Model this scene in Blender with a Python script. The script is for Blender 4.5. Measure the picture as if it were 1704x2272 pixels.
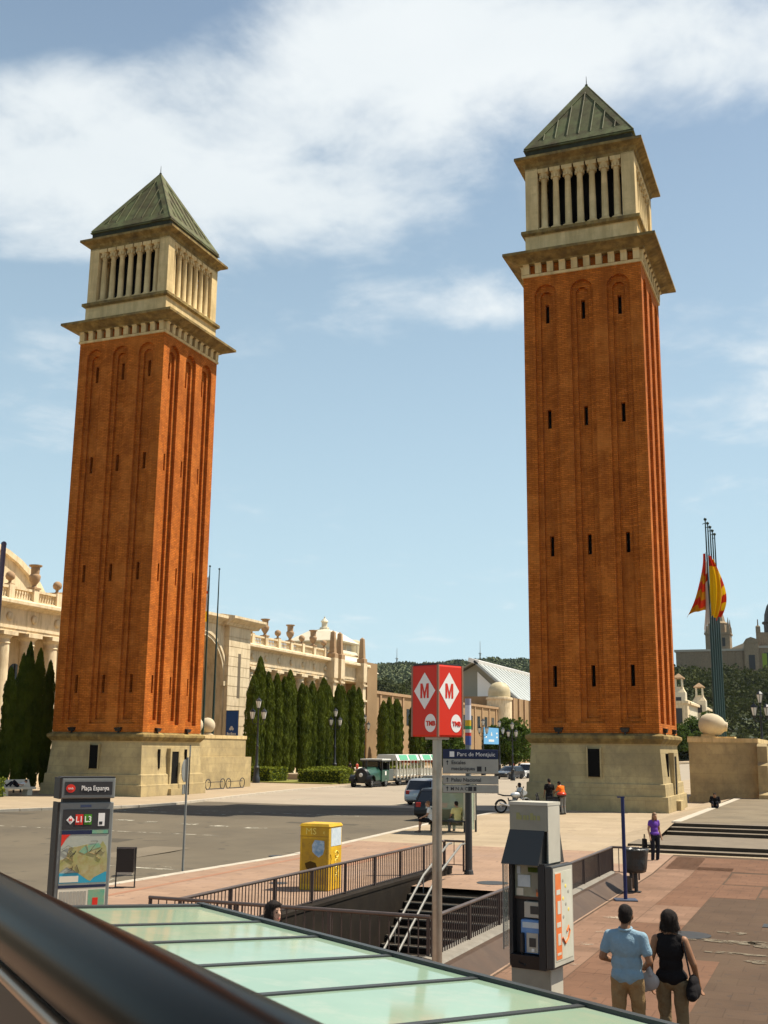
import bpy, bmesh, math, random
import numpy as np
from mathutils import Matrix, Vector
random.seed(7); RNG = np.random.default_rng(7)
R = math.radians
for o in list(bpy.data.objects): bpy.data.objects.remove(o)
scn = bpy.context.scene
C = scn.collection
# ------------------------------------------------------------------ camera
# X runs across the avenue, Y along it; the photographer stands 3.2 m above the tower ground
YAW = 0.3848
cam = bpy.data.cameras.new('camera'); camo = bpy.data.objects.new('camera', cam); C.objects.link(camo)
cam.sensor_fit = 'VERTICAL'; cam.sensor_height = 36.0; cam.lens = 2457.12 / 2272 * 36
cam.clip_start = 0.05; cam.clip_end = 12000
camo.matrix_world = (Matrix.Translation((0, 0, 3.219)) @ Matrix.Rotation(YAW, 4, 'Z')
                     @ Matrix.Rotation(math.pi / 2 + 0.210226, 4, 'X') @ Matrix.Rotation(0.011282, 4, 'Z'))
cam.dof.use_dof = True; cam.dof.focus_distance = 60; cam.dof.aperture_fstop = 34
scn.camera = camo
# ------------------------------------------------------------------ light
SUN_AZ = Vector((0.834, 0.552, 0)).normalized(); SUN_EL = R(59.6)
sl = bpy.data.lights.new('sun', 'SUN'); so = bpy.data.objects.new('sun', sl); C.objects.link(so)
sl.energy = 5.0; sl.angle = R(0.53); sl.color = (1.0, 0.93, 0.80)
sv = Vector((SUN_AZ.x * math.cos(SUN_EL), SUN_AZ.y * math.cos(SUN_EL), math.sin(SUN_EL)))
so.rotation_euler = sv.to_track_quat('Z', 'Y').to_euler(); so.location = (60, 40, 90)
W = bpy.data.worlds.new('World'); scn.world = W; W.use_nodes = True
wn = W.node_tree.nodes; wl = W.node_tree.links; wn.clear()
def wnode(t, **k):
    n = wn.new(t)
    for a, v in k.items(): setattr(n, a, v)
    return n
sky = wnode('ShaderNodeTexSky', sky_type='NISHITA', sun_disc=False)
sky.sun_elevation = SUN_EL; sky.sun_rotation = math.atan2(SUN_AZ.x, SUN_AZ.y)
sky.air_density = 1.0; sky.dust_density = 1.0; sky.ozone_density = 1.0; sky.altitude = 30
tc = wnode('ShaderNodeTexCoord')
def wmath(op, a, b=None, c=None, clamp=False):
    n = wnode('ShaderNodeMath', operation=op, use_clamp=clamp)
    for i, v in enumerate((a, b, c)):
        if v is None: continue
        if isinstance(v, (int, float)): n.inputs[i].default_value = v
        else: wl.new(v, n.inputs[i])
    return n.outputs[0]
# clouds live on a flat layer far overhead: project the view direction on it
sep = wnode('ShaderNodeSeparateXYZ'); wl.new(tc.outputs['Generated'], sep.inputs[0])
zc = wmath('MAXIMUM', sep.outputs[2], 0.0)
den = wmath('ADD', zc, 0.12)
px = wmath('DIVIDE', sep.outputs[0], den); py = wmath('DIVIDE', sep.outputs[1], den)
cmb = wnode('ShaderNodeCombineXYZ'); wl.new(px, cmb.inputs[0]); wl.new(py, cmb.inputs[1])
def wnoise(scale, detail, rough, off, dist=0.0):
    mp = wnode('ShaderNodeMapping'); wl.new(cmb.outputs[0], mp.inputs[0]); mp.inputs['Location'].default_value = off
    n = wnode('ShaderNodeTexNoise'); wl.new(mp.outputs[0], n.inputs['Vector'])
    n.inputs['Scale'].default_value = scale; n.inputs['Detail'].default_value = detail
    n.inputs['Roughness'].default_value = rough; n.inputs['Distortion'].default_value = dist
    return n.outputs['Fac']
n1 = wnoise(1.5, 7, 0.55, (0.3, 0.2, 0), 0.15)
n2 = wnoise(4.2, 7, 0.6, (3.1, 1.7, 0.5), 0.35)
n3 = wnoise(12.0, 5, 0.6, (1.1, 5.7, 2.5), 0.2)
fld = wmath('MULTIPLY_ADD', n3, 0.14, wmath('MULTIPLY_ADD', n2, 0.50, wmath('MULTIPLY', n1, 0.52)))
def blob(cx, cy, rx, ry, rot, amt):
    dx = wmath('SUBTRACT', px, cx); dy = wmath('SUBTRACT', py, cy); c, s = math.cos(rot), math.sin(rot)
    ux = wmath('MULTIPLY', wmath('ADD', wmath('MULTIPLY', dx, c), wmath('MULTIPLY', dy, s)), 1 / rx)
    uy = wmath('MULTIPLY', wmath('SUBTRACT', wmath('MULTIPLY', dy, c), wmath('MULTIPLY', dx, s)), 1 / ry)
    r2 = wmath('ADD', wmath('MULTIPLY', ux, ux), wmath('MULTIPLY', uy, uy))
    return wmath('MULTIPLY', wmath('EXPONENT', wmath('MULTIPLY', r2, -1.0)), amt)
CLOUDBANK = [(-0.92, 1.18, 0.40, 0.22, 0.35, 0.30), (-0.30, 1.15, 0.45, 0.18, 0.30, 0.32), (-0.80, 0.85, 0.20, 0.08, 0.3, -0.60), (-1.20, 1.40, 0.16, 0.07, 0.4, -0.22),
             (-0.66, 1.42, 0.22, 0.10, 0.3, 0.16), (-0.50, 1.76, 0.22, 0.10, 0.3, 0.22), (-0.12, 1.60, 0.12, 0.14, 0.3, -0.16), (-0.06, 2.25, 0.14, 0.34, 0.1, 0.22), (-0.95, 2.3, 0.35, 0.40, 0.3, -0.14), (-1.5, 1.75, 0.20, 0.3, 0.3, 0.06), (-0.62, 3.1, 0.12, 0.16, 0.2, 0.14)]
for bl in CLOUDBANK: fld = wmath('ADD', fld, blob(*bl))
mr = wnode('ShaderNodeMapRange', interpolation_type='SMOOTHSTEP'); wl.new(fld, mr.inputs[0])
mr.inputs[1].default_value = 0.60; mr.inputs[2].default_value = 0.90
cov = wmath('MULTIPLY', mr.outputs[0], 0.93)
# thinning of the layer towards the horizon, and a pale dusty air near it
hz = wmath('POWER', wmath('SUBTRACT', 1.0, zc, clamp=True), 1.7)
bg = wnode('ShaderNodeBackground'); wl.new(sky.outputs[0], bg.inputs[0]); bg.inputs[1].default_value = 0.076
bgc = wnode('ShaderNodeBackground'); bgc.inputs[1].default_value = 1.0
shade = wnoise(2.6, 5, 0.5, (1.3, 4.7, 2.0))
cr = wnode('ShaderNodeMix', data_type='RGBA'); wl.new(shade, cr.inputs[0])
cr.inputs[6].default_value = (0.50, 0.55, 0.575, 1); cr.inputs[7].default_value = (0.66, 0.68, 0.68, 1)
wl.new(cr.outputs[2], bgc.inputs[0])
bgh = wnode('ShaderNodeBackground'); bgh.inputs[0].default_value = (0.405, 0.55, 0.61, 1); bgh.inputs[1].default_value = 1.0
m0 = wnode('ShaderNodeMixShader'); wl.new(wmath('MULTIPLY', hz, 0.97), m0.inputs[0]); wl.new(bg.outputs[0], m0.inputs[1]); wl.new(bgh.outputs[0], m0.inputs[2])
m1 = wnode('ShaderNodeMixShader'); wl.new(cov, m1.inputs[0]); wl.new(m0.outputs[0], m1.inputs[1]); wl.new(bgc.outputs[0], m1.inputs[2])
wo = wnode('ShaderNodeOutputWorld'); wl.new(m1.outputs[0], wo.inputs[0])
vs = scn.view_settings; vs.view_transform = 'Standard'; vs.look = 'None'; vs.exposure = 0.62; vs.gamma = 1.0; vs.use_curve_mapping = False
scn.render.engine = 'CYCLES'; scn.cycles.max_bounces = 6; scn.cycles.transparent_max_bounces = 12
# ------------------------------------------------------------------ materials
MATS = {}
def lin(c):
    return tuple(c[:3]) + (1.0,)
def mat(name, col, rough=0.7, col2=None, scale=3.0, detail=5, bump=0.0, bscale=None, metal=0.0, spec=None, anoise=None, streak=None, streak_z=0.12,
        brick=None, tiles=None, spots=None, alpha=None, trans=0.0, dirt=None, dirt_scale=0.6, coat=0.0, sheen=0.0, transl=None):
    """Principled with two-tone noise, optional vertical streaks, brick/block joints (rows along z, run along x+y) and dirt patches."""
    if name in MATS: return MATS[name]
    m = bpy.data.materials.new(name); m.use_nodes = True; MATS[name] = m
    nt = m.node_tree; N = nt.nodes; Lk = nt.links; p = N['Principled BSDF']
    p.inputs['Roughness'].default_value = rough; p.inputs['Metallic'].default_value = metal
    p.inputs['Specular IOR Level'].default_value = spec if spec is not None else (0.12 if rough >= 0.7 else 0.35)
    if trans: p.inputs['Transmission Weight'].default_value = trans
    if coat: p.inputs['Coat Weight'].default_value = coat; p.inputs['Coat Roughness'].default_value = 0.08
    if alpha is not None: p.inputs['Alpha'].default_value = alpha
    g = N.new('ShaderNodeNewGeometry'); pos = g.outputs['Position']
    def noise(sc, dt=5, rg=0.6, vec=None):
        n = N.new('ShaderNodeTexNoise'); n.inputs['Scale'].default_value = sc; n.inputs['Detail'].default_value = dt
        n.inputs['Roughness'].default_value = rg; Lk.new(vec or pos, n.inputs['Vector']); return n.outputs['Fac']
    def ramp(f, a, b):
        r = N.new('ShaderNodeMapRange'); Lk.new(f, r.inputs[0]); r.inputs[1].default_value = a; r.inputs[2].default_value = b; return r.outputs[0]
    def mix(f, a, b, mode='MIX'):
        x = N.new('ShaderNodeMix'); x.data_type = 'RGBA'; x.blend_type = mode
        if isinstance(f, float): x.inputs[0].default_value = f
        else: Lk.new(f, x.inputs[0])
        for s, v in ((6, a), (7, b)):
            if isinstance(v, tuple): x.inputs[s].default_value = v
            else: Lk.new(v, x.inputs[s])
        return x.outputs[2]
    c = lin(col); height = None
    if col2: c = mix(ramp(noise(scale, detail), 0.32, 0.68), lin(col), lin(col2))
    if brick:
        bw, bh, mc, mw, amt = brick
        sp = N.new('ShaderNodeSeparateXYZ'); Lk.new(pos, sp.inputs[0])
        ad = N.new('ShaderNodeMath'); Lk.new(sp.outputs[0], ad.inputs[0]); Lk.new(sp.outputs[1], ad.inputs[1])
        cb = N.new('ShaderNodeCombineXYZ'); Lk.new(ad.outputs[0], cb.inputs[0]); Lk.new(sp.outputs[2], cb.inputs[1])
        b = N.new('ShaderNodeTexBrick'); Lk.new(cb.outputs[0], b.inputs['Vector']); b.inputs['Scale'].default_value = 1.0
        b.inputs['Brick Width'].default_value = bw; b.inputs['Row Height'].default_value = bh; b.inputs['Mortar Size'].default_value = mw
        b.inputs['Mortar Smooth'].default_value = 0.2
        b.inputs['Color1'].default_value = (0.74, 0.74, 0.74, 1); b.inputs['Color2'].default_value = (1.16, 1.16, 1.16, 1); b.inputs['Mortar'].default_value = lin(mc)
        b.inputs['Bias'].default_value = 0.0
        c = mix(amt, c, b.outputs['Color'], 'MULTIPLY'); height = b.outputs['Fac']
    if tiles:
        tw, th, mc = tiles; b = N.new('ShaderNodeTexBrick'); Lk.new(pos, b.inputs['Vector']); b.inputs['Scale'].default_value = 1.0
        b.inputs['Brick Width'].default_value = tw; b.inputs['Row Height'].default_value = th; b.inputs['Mortar Size'].default_value = 0.010; b.inputs['Mortar Smooth'].default_value = 0.1; b.offset = 0.5
        b.inputs['Color1'].default_value = (0.90, 0.89, 0.88, 1); b.inputs['Color2'].default_value = (1.07, 1.07, 1.07, 1); b.inputs['Mortar'].default_value = (mc, mc, mc, 1)
        c = mix(0.8, c, b.outputs['Color'], 'MULTIPLY')
    if spots:
        c = mix(ramp(noise(spots[0], 2, 0.5), 0.66, 0.70), c, mix(0.6, c, lin(spots[1])))
    if streak:
        mp = N.new('ShaderNodeMapping'); Lk.new(pos, mp.inputs[0]); mp.inputs['Scale'].default_value = (1, 1, streak_z)
        c = mix(ramp(noise(2.2, 6, 0.65, mp.outputs[0]), 0.45, 0.72), c, mix(0.75, c, lin(streak)))
    if dirt:
        c = mix(ramp(noise(dirt_scale, 7, 0.7), 0.5, 0.72), c, mix(0.7, c, lin(dirt)))
    if isinstance(c, tuple): p.inputs['Base Color'].default_value = c
    else: Lk.new(c, p.inputs['Base Color'])
    if bump or height is not None:
        bp = N.new('ShaderNodeBump'); bp.inputs['Strength'].default_value = bump or 0.3; bp.inputs['Distance'].default_value = 0.03
        Lk.new(noise(bscale or scale * 8, 4), bp.inputs['Height']); Lk.new(bp.outputs[0], p.inputs['Normal'])
        if height is not None:
            b2 = N.new('ShaderNodeBump'); b2.invert = True; b2.inputs['Strength'].default_value = 0.5; b2.inputs['Distance'].default_value = 0.01
            Lk.new(height, b2.inputs['Height']); Lk.new(bp.outputs[0], b2.inputs['Normal']); Lk.new(b2.outputs[0], p.inputs['Normal'])
    if anoise:                                            # worn edges: the coat is broken up by noise
        Lk.new(ramp(noise(anoise[0], 8, 0.7), anoise[1], anoise[1] + 0.10), p.inputs['Alpha'])
    if transl is not None:
        tb = N.new('ShaderNodeBsdfTranslucent')
        if isinstance(c, tuple): tb.inputs[0].default_value = c
        else: Lk.new(c, tb.inputs[0])
        ms = N.new('ShaderNodeMixShader'); ms.inputs[0].default_value = transl
        Lk.new(p.outputs[0], ms.inputs[1]); Lk.new(tb.outputs[0], ms.inputs[2]); Lk.new(ms.outputs[0], N['Material Output'].inputs[0])
    return m
mat('brick', (0.58, 0.166, 0.024), 0.9, (0.40, 0.108, 0.016), 1.6, 6, 0.25, 30, brick=(0.36, 0.115, (0.50, 0.46, 0.42), 0.016, 0.95), streak=(0.24, 0.062, 0.010), dirt=(0.58, 0.19, 0.035), dirt_scale=0.35)
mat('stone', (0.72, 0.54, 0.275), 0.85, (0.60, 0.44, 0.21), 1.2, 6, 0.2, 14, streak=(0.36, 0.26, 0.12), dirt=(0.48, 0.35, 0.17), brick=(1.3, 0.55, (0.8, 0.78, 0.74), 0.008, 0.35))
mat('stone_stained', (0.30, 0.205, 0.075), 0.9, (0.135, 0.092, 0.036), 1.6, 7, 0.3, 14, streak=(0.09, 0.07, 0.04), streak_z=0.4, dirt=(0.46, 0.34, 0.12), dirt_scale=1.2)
mat('base_stone', (0.50, 0.385, 0.195), 0.9, (0.36, 0.275, 0.14), 0.5, 6, 0.25, 10, brick=(1.9, 0.62, (0.62, 0.60, 0.56), 0.015, 0.4), streak=(0.27, 0.21, 0.12), streak_z=0.7, dirt=(0.20, 0.16, 0.095), dirt_scale=0.28)
mat('copper', (0.150, 0.165, 0.072), 0.75, (0.080, 0.062, 0.032), 1.0, 7, 0.2, 8, streak=(0.055, 0.042, 0.022), streak_z=0.5, dirt=(0.12, 0.15, 0.06), dirt_scale=0.9)
mat('copper_dark', (0.05, 0.055, 0.035), 0.8, (0.03, 0.03, 0.02), 1.5)
mat('void', (0.008, 0.007, 0.006), 0.9)
mat('palace', (0.74, 0.60, 0.40), 0.85, (0.65, 0.52, 0.33), 0.5, 5, 0.15, 8, streak=(0.38, 0.28, 0.16), streak_z=0.25)
mat('palace_block', (0.74, 0.60, 0.40), 0.85, (0.65, 0.52, 0.34), 0.5, 5, 0.15, 8, streak=(0.40, 0.30, 0.17), streak_z=0.25)
mat('terracotta', (0.40, 0.26, 0.15), 0.85, (0.31, 0.20, 0.11), 2.0, 5)
mat('dome_white', (0.66, 0.58, 0.42), 0.6, (0.57, 0.50, 0.36), 1.0)
mat('ochre_wall', (0.34, 0.225, 0.12), 0.9, (0.27, 0.175, 0.09), 0.3, 5, streak=(0.30, 0.19, 0.10), streak_z=0.2)
mat('gold_dome', (0.52, 0.43, 0.26), 0.6, (0.42, 0.34, 0.19), 0.8)
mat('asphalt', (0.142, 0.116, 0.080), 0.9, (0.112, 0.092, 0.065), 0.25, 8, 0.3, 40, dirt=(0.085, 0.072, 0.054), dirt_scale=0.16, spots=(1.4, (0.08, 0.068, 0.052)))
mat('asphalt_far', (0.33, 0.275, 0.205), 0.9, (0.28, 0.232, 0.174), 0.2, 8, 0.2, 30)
mat('pink_paving', (0.315, 0.205, 0.136), 0.85, (0.265, 0.172, 0.115), 0.5, 7, 0.15, 30, dirt=(0.27, 0.185, 0.14), dirt_scale=0.45, tiles=(0.8, 0.4, 0.72), spots=(4.0, (0.14, 0.10, 0.08)))
mat('beige_paving', (0.37, 0.285, 0.188), 0.9, (0.31, 0.24, 0.156), 0.3, 7, 0.15, 30, dirt=(0.34, 0.265, 0.185), dirt_scale=0.25, tiles=(1.2, 0.6, 0.75), spots=(2.5, (0.22, 0.17, 0.12)))
mat('red_paving', (0.33, 0.175, 0.105), 0.85, (0.27, 0.145, 0.09), 0.9, 7, 0.15, 30, dirt=(0.28, 0.13, 0.08))
mat('plaza_light', (0.235, 0.138, 0.088), 0.85, (0.19, 0.112, 0.072), 0.7, 7, 0.15, 30, dirt=(0.12, 0.072, 0.045), dirt_scale=0.8, tiles=(0.545, 0.545, 0.7), spots=(5.0, (0.09, 0.06, 0.045)))
mat('plaza_red', (0.175, 0.092, 0.054), 0.85, (0.14, 0.074, 0.044), 0.9, 7, 0.15, 30, dirt=(0.09, 0.05, 0.03), dirt_scale=0.8, tiles=(0.545, 0.545, 0.7), spots=(5.0, (0.07, 0.05, 0.035)))
mat('brown_paving', (0.100, 0.063, 0.039), 0.85, (0.078, 0.050, 0.032), 0.8, 7, 0.15, 30, dirt=(0.10, 0.066, 0.04), tiles=(0.6, 0.6, 0.75), spots=(5.0, (0.06, 0.045, 0.035)))
mat('kerb_stone', (0.48, 0.42, 0.33), 0.85, (0.40, 0.345, 0.27), 2.0)
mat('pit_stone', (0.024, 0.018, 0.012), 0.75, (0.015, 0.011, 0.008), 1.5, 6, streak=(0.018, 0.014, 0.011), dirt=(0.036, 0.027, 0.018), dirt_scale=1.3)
mat('dark_stone', (0.16, 0.11, 0.075), 0.45, (0.10, 0.072, 0.05), 1.5, 6, streak=(0.06, 0.045, 0.03), dirt=(0.22, 0.16, 0.11), dirt_scale=1.3)
mat('brown_polish', (0.070, 0.037, 0.018), 0.65, (0.048, 0.026, 0.013), 1.2, 6, dirt=(0.09, 0.055, 0.03), dirt_scale=1.5)
mat('granite', (0.24, 0.21, 0.165), 0.6, (0.18, 0.155, 0.12), 6.0, 6, dirt=(0.15, 0.13, 0.10))
mat('road_paint', (0.44, 0.40, 0.31), 0.8, (0.30, 0.27, 0.20), 5.0, 7, anoise=(2.2, 0.46))
mat('rail_metal', (0.085, 0.058, 0.048), 0.5, (0.06, 0.042, 0.036), 4.0, metal=0.3)
mat('steel', (0.42, 0.37, 0.30), 0.32, (0.34, 0.29, 0.23), 3.0, metal=0.75, dirt=(0.26, 0.19, 0.12), dirt_scale=2.0)
mat('bright_steel', (0.22, 0.21, 0.185), 0.5, metal=0.3)
mat('black_metal', (0.014, 0.014, 0.015), 0.4)
mat('lamp_post_black', (0.022, 0.024, 0.026), 0.45)
mat('lamp_glass', (0.72, 0.68, 0.60), 0.3)
mat('grey_paint', (0.20, 0.205, 0.19), 0.5, (0.17, 0.175, 0.16), 2.0)
mat('charcoal', (0.035, 0.034, 0.032), 0.5)
mat('red_panel', (0.62, 0.022, 0.003), 0.45)
mat('white_print', (0.80, 0.76, 0.70), 0.5)
mat('cream', (0.66, 0.60, 0.47), 0.6)
mat('soil', (0.20, 0.15, 0.09), 0.95, (0.15, 0.11, 0.07), 0.5)
mat('yellow_box', (0.72, 0.42, 0.010), 0.5, (0.60, 0.34, 0.010), 2.0, streak=(0.40, 0.23, 0.02), dirt=(0.35, 0.20, 0.03), dirt_scale=3.0)
mat('cypress', (0.125, 0.150, 0.016), 0.85, (0.055, 0.074, 0.010), 0.7, 3, transl=0.25)
mat('leaf', (0.085, 0.125, 0.018), 0.8, (0.035, 0.058, 0.010), 0.5, 3, transl=0.25)
mat('leaf_dark', (0.070, 0.078, 0.018), 0.85, (0.020, 0.026, 0.008), 0.04, 4, transl=0.2)
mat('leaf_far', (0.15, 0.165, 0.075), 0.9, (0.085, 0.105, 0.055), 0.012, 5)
mat('hill_ground', (0.11, 0.12, 0.06), 0.95, (0.06, 0.07, 0.035), 0.02, 6)
mat('hedge', (0.22, 0.24, 0.022), 0.85, (0.11, 0.14, 0.015), 1.5, 4, transl=0.2)
mat('bark', (0.07, 0.05, 0.035), 0.9, (0.05, 0.035, 0.025), 4)
mat('grey_roof', (0.40, 0.42, 0.40), 0.5, (0.33, 0.35, 0.33), 0.2)
mat('grey_wall', (0.27, 0.255, 0.20), 0.8)
mat('mnac', (0.34, 0.25, 0.155), 0.9, (0.25, 0.185, 0.115), 0.05, 6, streak=(0.15, 0.115, 0.08), streak_z=0.3)
mat('mnac_dome', (0.10, 0.085, 0.075), 0.8, (0.075, 0.065, 0.06), 0.1)
mat('mnac_roof', (0.42, 0.37, 0.29), 0.8)
# ------------------------------------------------------------------ mesh helpers
class MB:
    """collects faces; build() links them as ONE mesh object"""
    def __init__(s): s.v = []; s.f = []
    def add(s, vs, fs):
        k = len(s.v); s.v += [tuple(p) for p in vs]; s.f += [tuple(i + k for i in q) for q in fs]; return s
    def box(s, x0, x1, y0, y1, z0, z1):
        return s.add([(x0, y0, z0), (x1, y0, z0), (x1, y1, z0), (x0, y1, z0), (x0, y0, z1), (x1, y0, z1), (x1, y1, z1), (x0, y1, z1)],
                     [(3, 2, 1, 0), (4, 5, 6, 7), (0, 1, 5, 4), (1, 2, 6, 5), (2, 3, 7, 6), (3, 0, 4, 7)])
    def obox(s, c, d, rot=None):
        Mx = Matrix.Translation(c) @ (rot if rot else Matrix.Identity(4)); q = MB().box(-d[0] / 2, d[0] / 2, -d[1] / 2, d[1] / 2, -d[2] / 2, d[2] / 2)
        return s.add([Mx @ Vector(p) for p in q.v], q.f)
    def quad(s, *p): return s.add(p, [tuple(range(len(p)))])
    def rings(s, rs, cap0=True, cap1=True, close=True):
        n = len(rs[0]); vs = [p for r in rs for p in r]; fs = []
        for i in range(len(rs) - 1):
            for j in range(n if close else n - 1):
                k = (j + 1) % n; fs.append((i * n + j, i * n + k, (i + 1) * n + k, (i + 1) * n + j))
        if cap0: fs.append(tuple(reversed(range(n))))
        if cap1: fs.append(tuple(range((len(rs) - 1) * n, len(rs) * n)))
        return s.add(vs, fs)
    def lathe(s, prof, n=16, c=(0, 0, 0), sx=1, sy=1, cap0=True, cap1=True):
        return s.rings([[(c[0] + r * sx * math.cos(2 * math.pi * k / n), c[1] + r * sy * math.sin(2 * math.pi * k / n), c[2] + z) for k in range(n)] for r, z in prof], cap0, cap1)
    def sq(s, prof, c=(0, 0, 0), cap0=True, cap1=True, ky=1.0):
        return s.rings([[(c[0] - h, c[1] - h * ky, c[2] + z), (c[0] + h, c[1] - h * ky, c[2] + z), (c[0] + h, c[1] + h * ky, c[2] + z), (c[0] - h, c[1] + h * ky, c[2] + z)] for h, z in prof], cap0, cap1)
    def tube(s, pts, r, n=8, cap=True):
        pts = [Vector(p) for p in pts]; rs = r if isinstance(r, (list, tuple)) else [r] * len(pts); rings = []
        for i, p in enumerate(pts):
            t = (pts[min(i + 1, len(pts) - 1)] - pts[max(i - 1, 0)]).normalized()
            u = t.cross(Vector((0, 0, 1)));
            if u.length < 1e-3: u = Vector((1, 0, 0))
            u.normalize(); w = t.cross(u)
            rings.append([p + (u * math.cos(2 * math.pi * k / n) + w * math.sin(2 * math.pi * k / n)) * rs[i] for k in range(n)])
        return s.rings(rings, cap, cap)
    def prism(s, poly, ax, lo, hi):
        f = {'x': lambda p, t: (t, p[0], p[1]), 'y': lambda p, t: (p[0], t, p[1]), 'z': lambda p, t: (p[0], p[1], t)}[ax]
        n = len(poly); return s.add([f(p, lo) for p in poly] + [f(p, hi) for p in poly],
                                    [tuple(reversed(range(n))), tuple(range(n, 2 * n))] + [(i, (i + 1) % n, n + (i + 1) % n, n + i) for i in range(n)])
    def ell(s, c, r, n=14, m=8, rot=None):
        rs = []
        for i in range(m + 1):
            a = math.pi * i / m; a = min(max(a, 0.02), math.pi - 0.02)
            rs.append([Vector((math.sin(a) * math.cos(2 * math.pi * k / n) * r[0], math.sin(a) * math.sin(2 * math.pi * k / n) * r[1], -math.cos(a) * r[2])) for k in range(n)])
        Mx = Matrix.Translation(c) @ (rot if rot else Matrix.Identity(4))
        return s.rings([[Mx @ p for p in q] for q in rs])
    def move(s, Mx): s.v = [tuple(Mx @ Vector(p)) for p in s.v]; return s
    def join(s, o): return s.add(o.v, o.f)
    def mesh(s, name, m, smooth=False, fix=True):
        me = bpy.data.meshes.new(name); me.from_pydata(s.v, [], s.f)
        if fix:
            bm = bmesh.new(); bm.from_mesh(me); bmesh.ops.recalc_face_normals(bm, faces=bm.faces); bm.to_mesh(me); bm.free()
        me.materials.append(MATS[m] if isinstance(m, str) else m)
        if smooth: me.polygons.foreach_set('use_smooth', [True] * len(me.polygons))
        if smooth == 'auto': me.set_sharp_from_angle(angle=R(40))
        me.update(); return me
    def build(s, name, m, parent=None, loc=None, smooth=False, bevel=0, fix=True):
        o = put(name, s.mesh(name, m, smooth, fix), parent, loc)
        if bevel:
            b = o.modifiers.new('bevel', 'BEVEL'); b.width = bevel; b.segments = 2; b.limit_method = 'ANGLE'; b.angle_limit = R(35)
        return o
def put(name, me, parent=None, loc=None, rz=0, sc=None, rot=None):
    o = bpy.data.objects.new(name, me); C.objects.link(o)
    if parent: o.parent = parent
    if loc is not None: o.location = loc
    if rz: o.rotation_euler = (0, 0, rz)
    if rot is not None: o.rotation_euler = rot
    if sc is not None: o.scale = (sc, sc, sc) if isinstance(sc, (int, float)) else sc
    return o
def tag(o, label=None, cat=None, group=None, kind=None):
    for k, v in (('label', label), ('category', cat), ('group', group), ('kind', kind)):
        if v: o[k] = v
    return o
def thing(name, label, cat, loc=(0, 0, 0), rz=0, group=None):
    o = bpy.data.objects.new(name, None); o.empty_display_size = 0.2; C.objects.link(o); o.location = loc; o.rotation_euler = (0, 0, rz)
    return tag(o, label, cat, group)
def kids(o): return [c for c in bpy.data.objects if c.parent == o]
def copy_tree(o, loc=None, rz=None, label=None, parent=None, sc=None):
    c = o.copy(); C.objects.link(c); c.parent = parent
    if loc is not None: c.location = loc
    if rz is not None: c.rotation_euler = (0, 0, rz)
    if sc is not None: c.scale = (sc, sc, sc)
    if label: c['label'] = label
    for k in kids(o): copy_tree(k, parent=c)
    return c
def struct(name, mb, m, **k): return tag(mb.build(name, m, **k), kind='structure')
def npmesh(name, V, F, m, smooth=False):
    me = bpy.data.meshes.new(name); V = np.asarray(V, np.float32); F = np.asarray(F, np.int32); n, k = F.shape
    me.vertices.add(len(V)); me.vertices.foreach_set('co', V.ravel()); me.loops.add(n * k); me.loops.foreach_set('vertex_index', F.ravel())
    me.polygons.add(n); me.polygons.foreach_set('loop_start', np.arange(0, n * k, k, dtype=np.int32))
    me.polygons.foreach_set('use_smooth', np.full(n, smooth)); me.materials.append(MATS[m]); me.update(calc_edges=True); me.validate(); return me
def leaf_cards(P, size, aspect=1.6, up=0.0):
    """one small bent leaf face per point, random attitude; up pulls the long axis upright"""
    n = len(P); d = RNG.normal(size=(n, 3)); d[:, 2] += up; d /= np.linalg.norm(d, axis=1)[:, None] + 1e-9
    e = np.cross(d, RNG.normal(size=(n, 3))); e /= np.linalg.norm(e, axis=1)[:, None] + 1e-9
    s = size * RNG.uniform(0.6, 1.3, (n, 1)); a = d * s * aspect * 0.5; b = e * s * 0.5
    V = np.stack([P - a, P + b * 1.0, P + a, P - b * 1.0], 1).reshape(-1, 3)
    return V, np.arange(4 * n).reshape(-1, 4)
def text_mesh(txt, size, m, extrude=0.004, bold=0.0, xs=1.0):
    cu = bpy.data.curves.new('t', 'FONT'); cu.body = txt; cu.size = size; cu.extrude = extrude; cu.offset = bold; cu.align_x = 'CENTER'; cu.align_y = 'CENTER'; cu.resolution_u = 2
    o = bpy.data.objects.new('t', cu); C.objects.link(o); dg = bpy.context.evaluated_depsgraph_get(); me = bpy.data.meshes.new_from_object(o.evaluated_get(dg))
    bpy.data.objects.remove(o); me.transform(Matrix.Scale(xs, 4, (1, 0, 0)) ); me.materials.clear(); me.materials.append(MATS[m]); return me
def text(name, txt, size, m, parent, loc, rot=(math.pi / 2, 0, 0), bold=0.0, xs=1.0):
    return put(name, text_mesh(txt, size, m, bold=bold, xs=xs), parent, loc, rot=rot)
def ss(a, b, t): t = min(max((t - a) / (b - a), 0), 1); return t * t * (3 - 2 * t)
def kx(y):
    """line of the near kerb"""
    return -18.5 + (min(max(y, 0), 54.0) - 26) * 0.055
def gz(y):
    """ground height: the square lies 0.45 m below the foot of the towers"""
    return -0.45 + 0.45 * min(max((y - 36) / 14.0, 0), 1)
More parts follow.
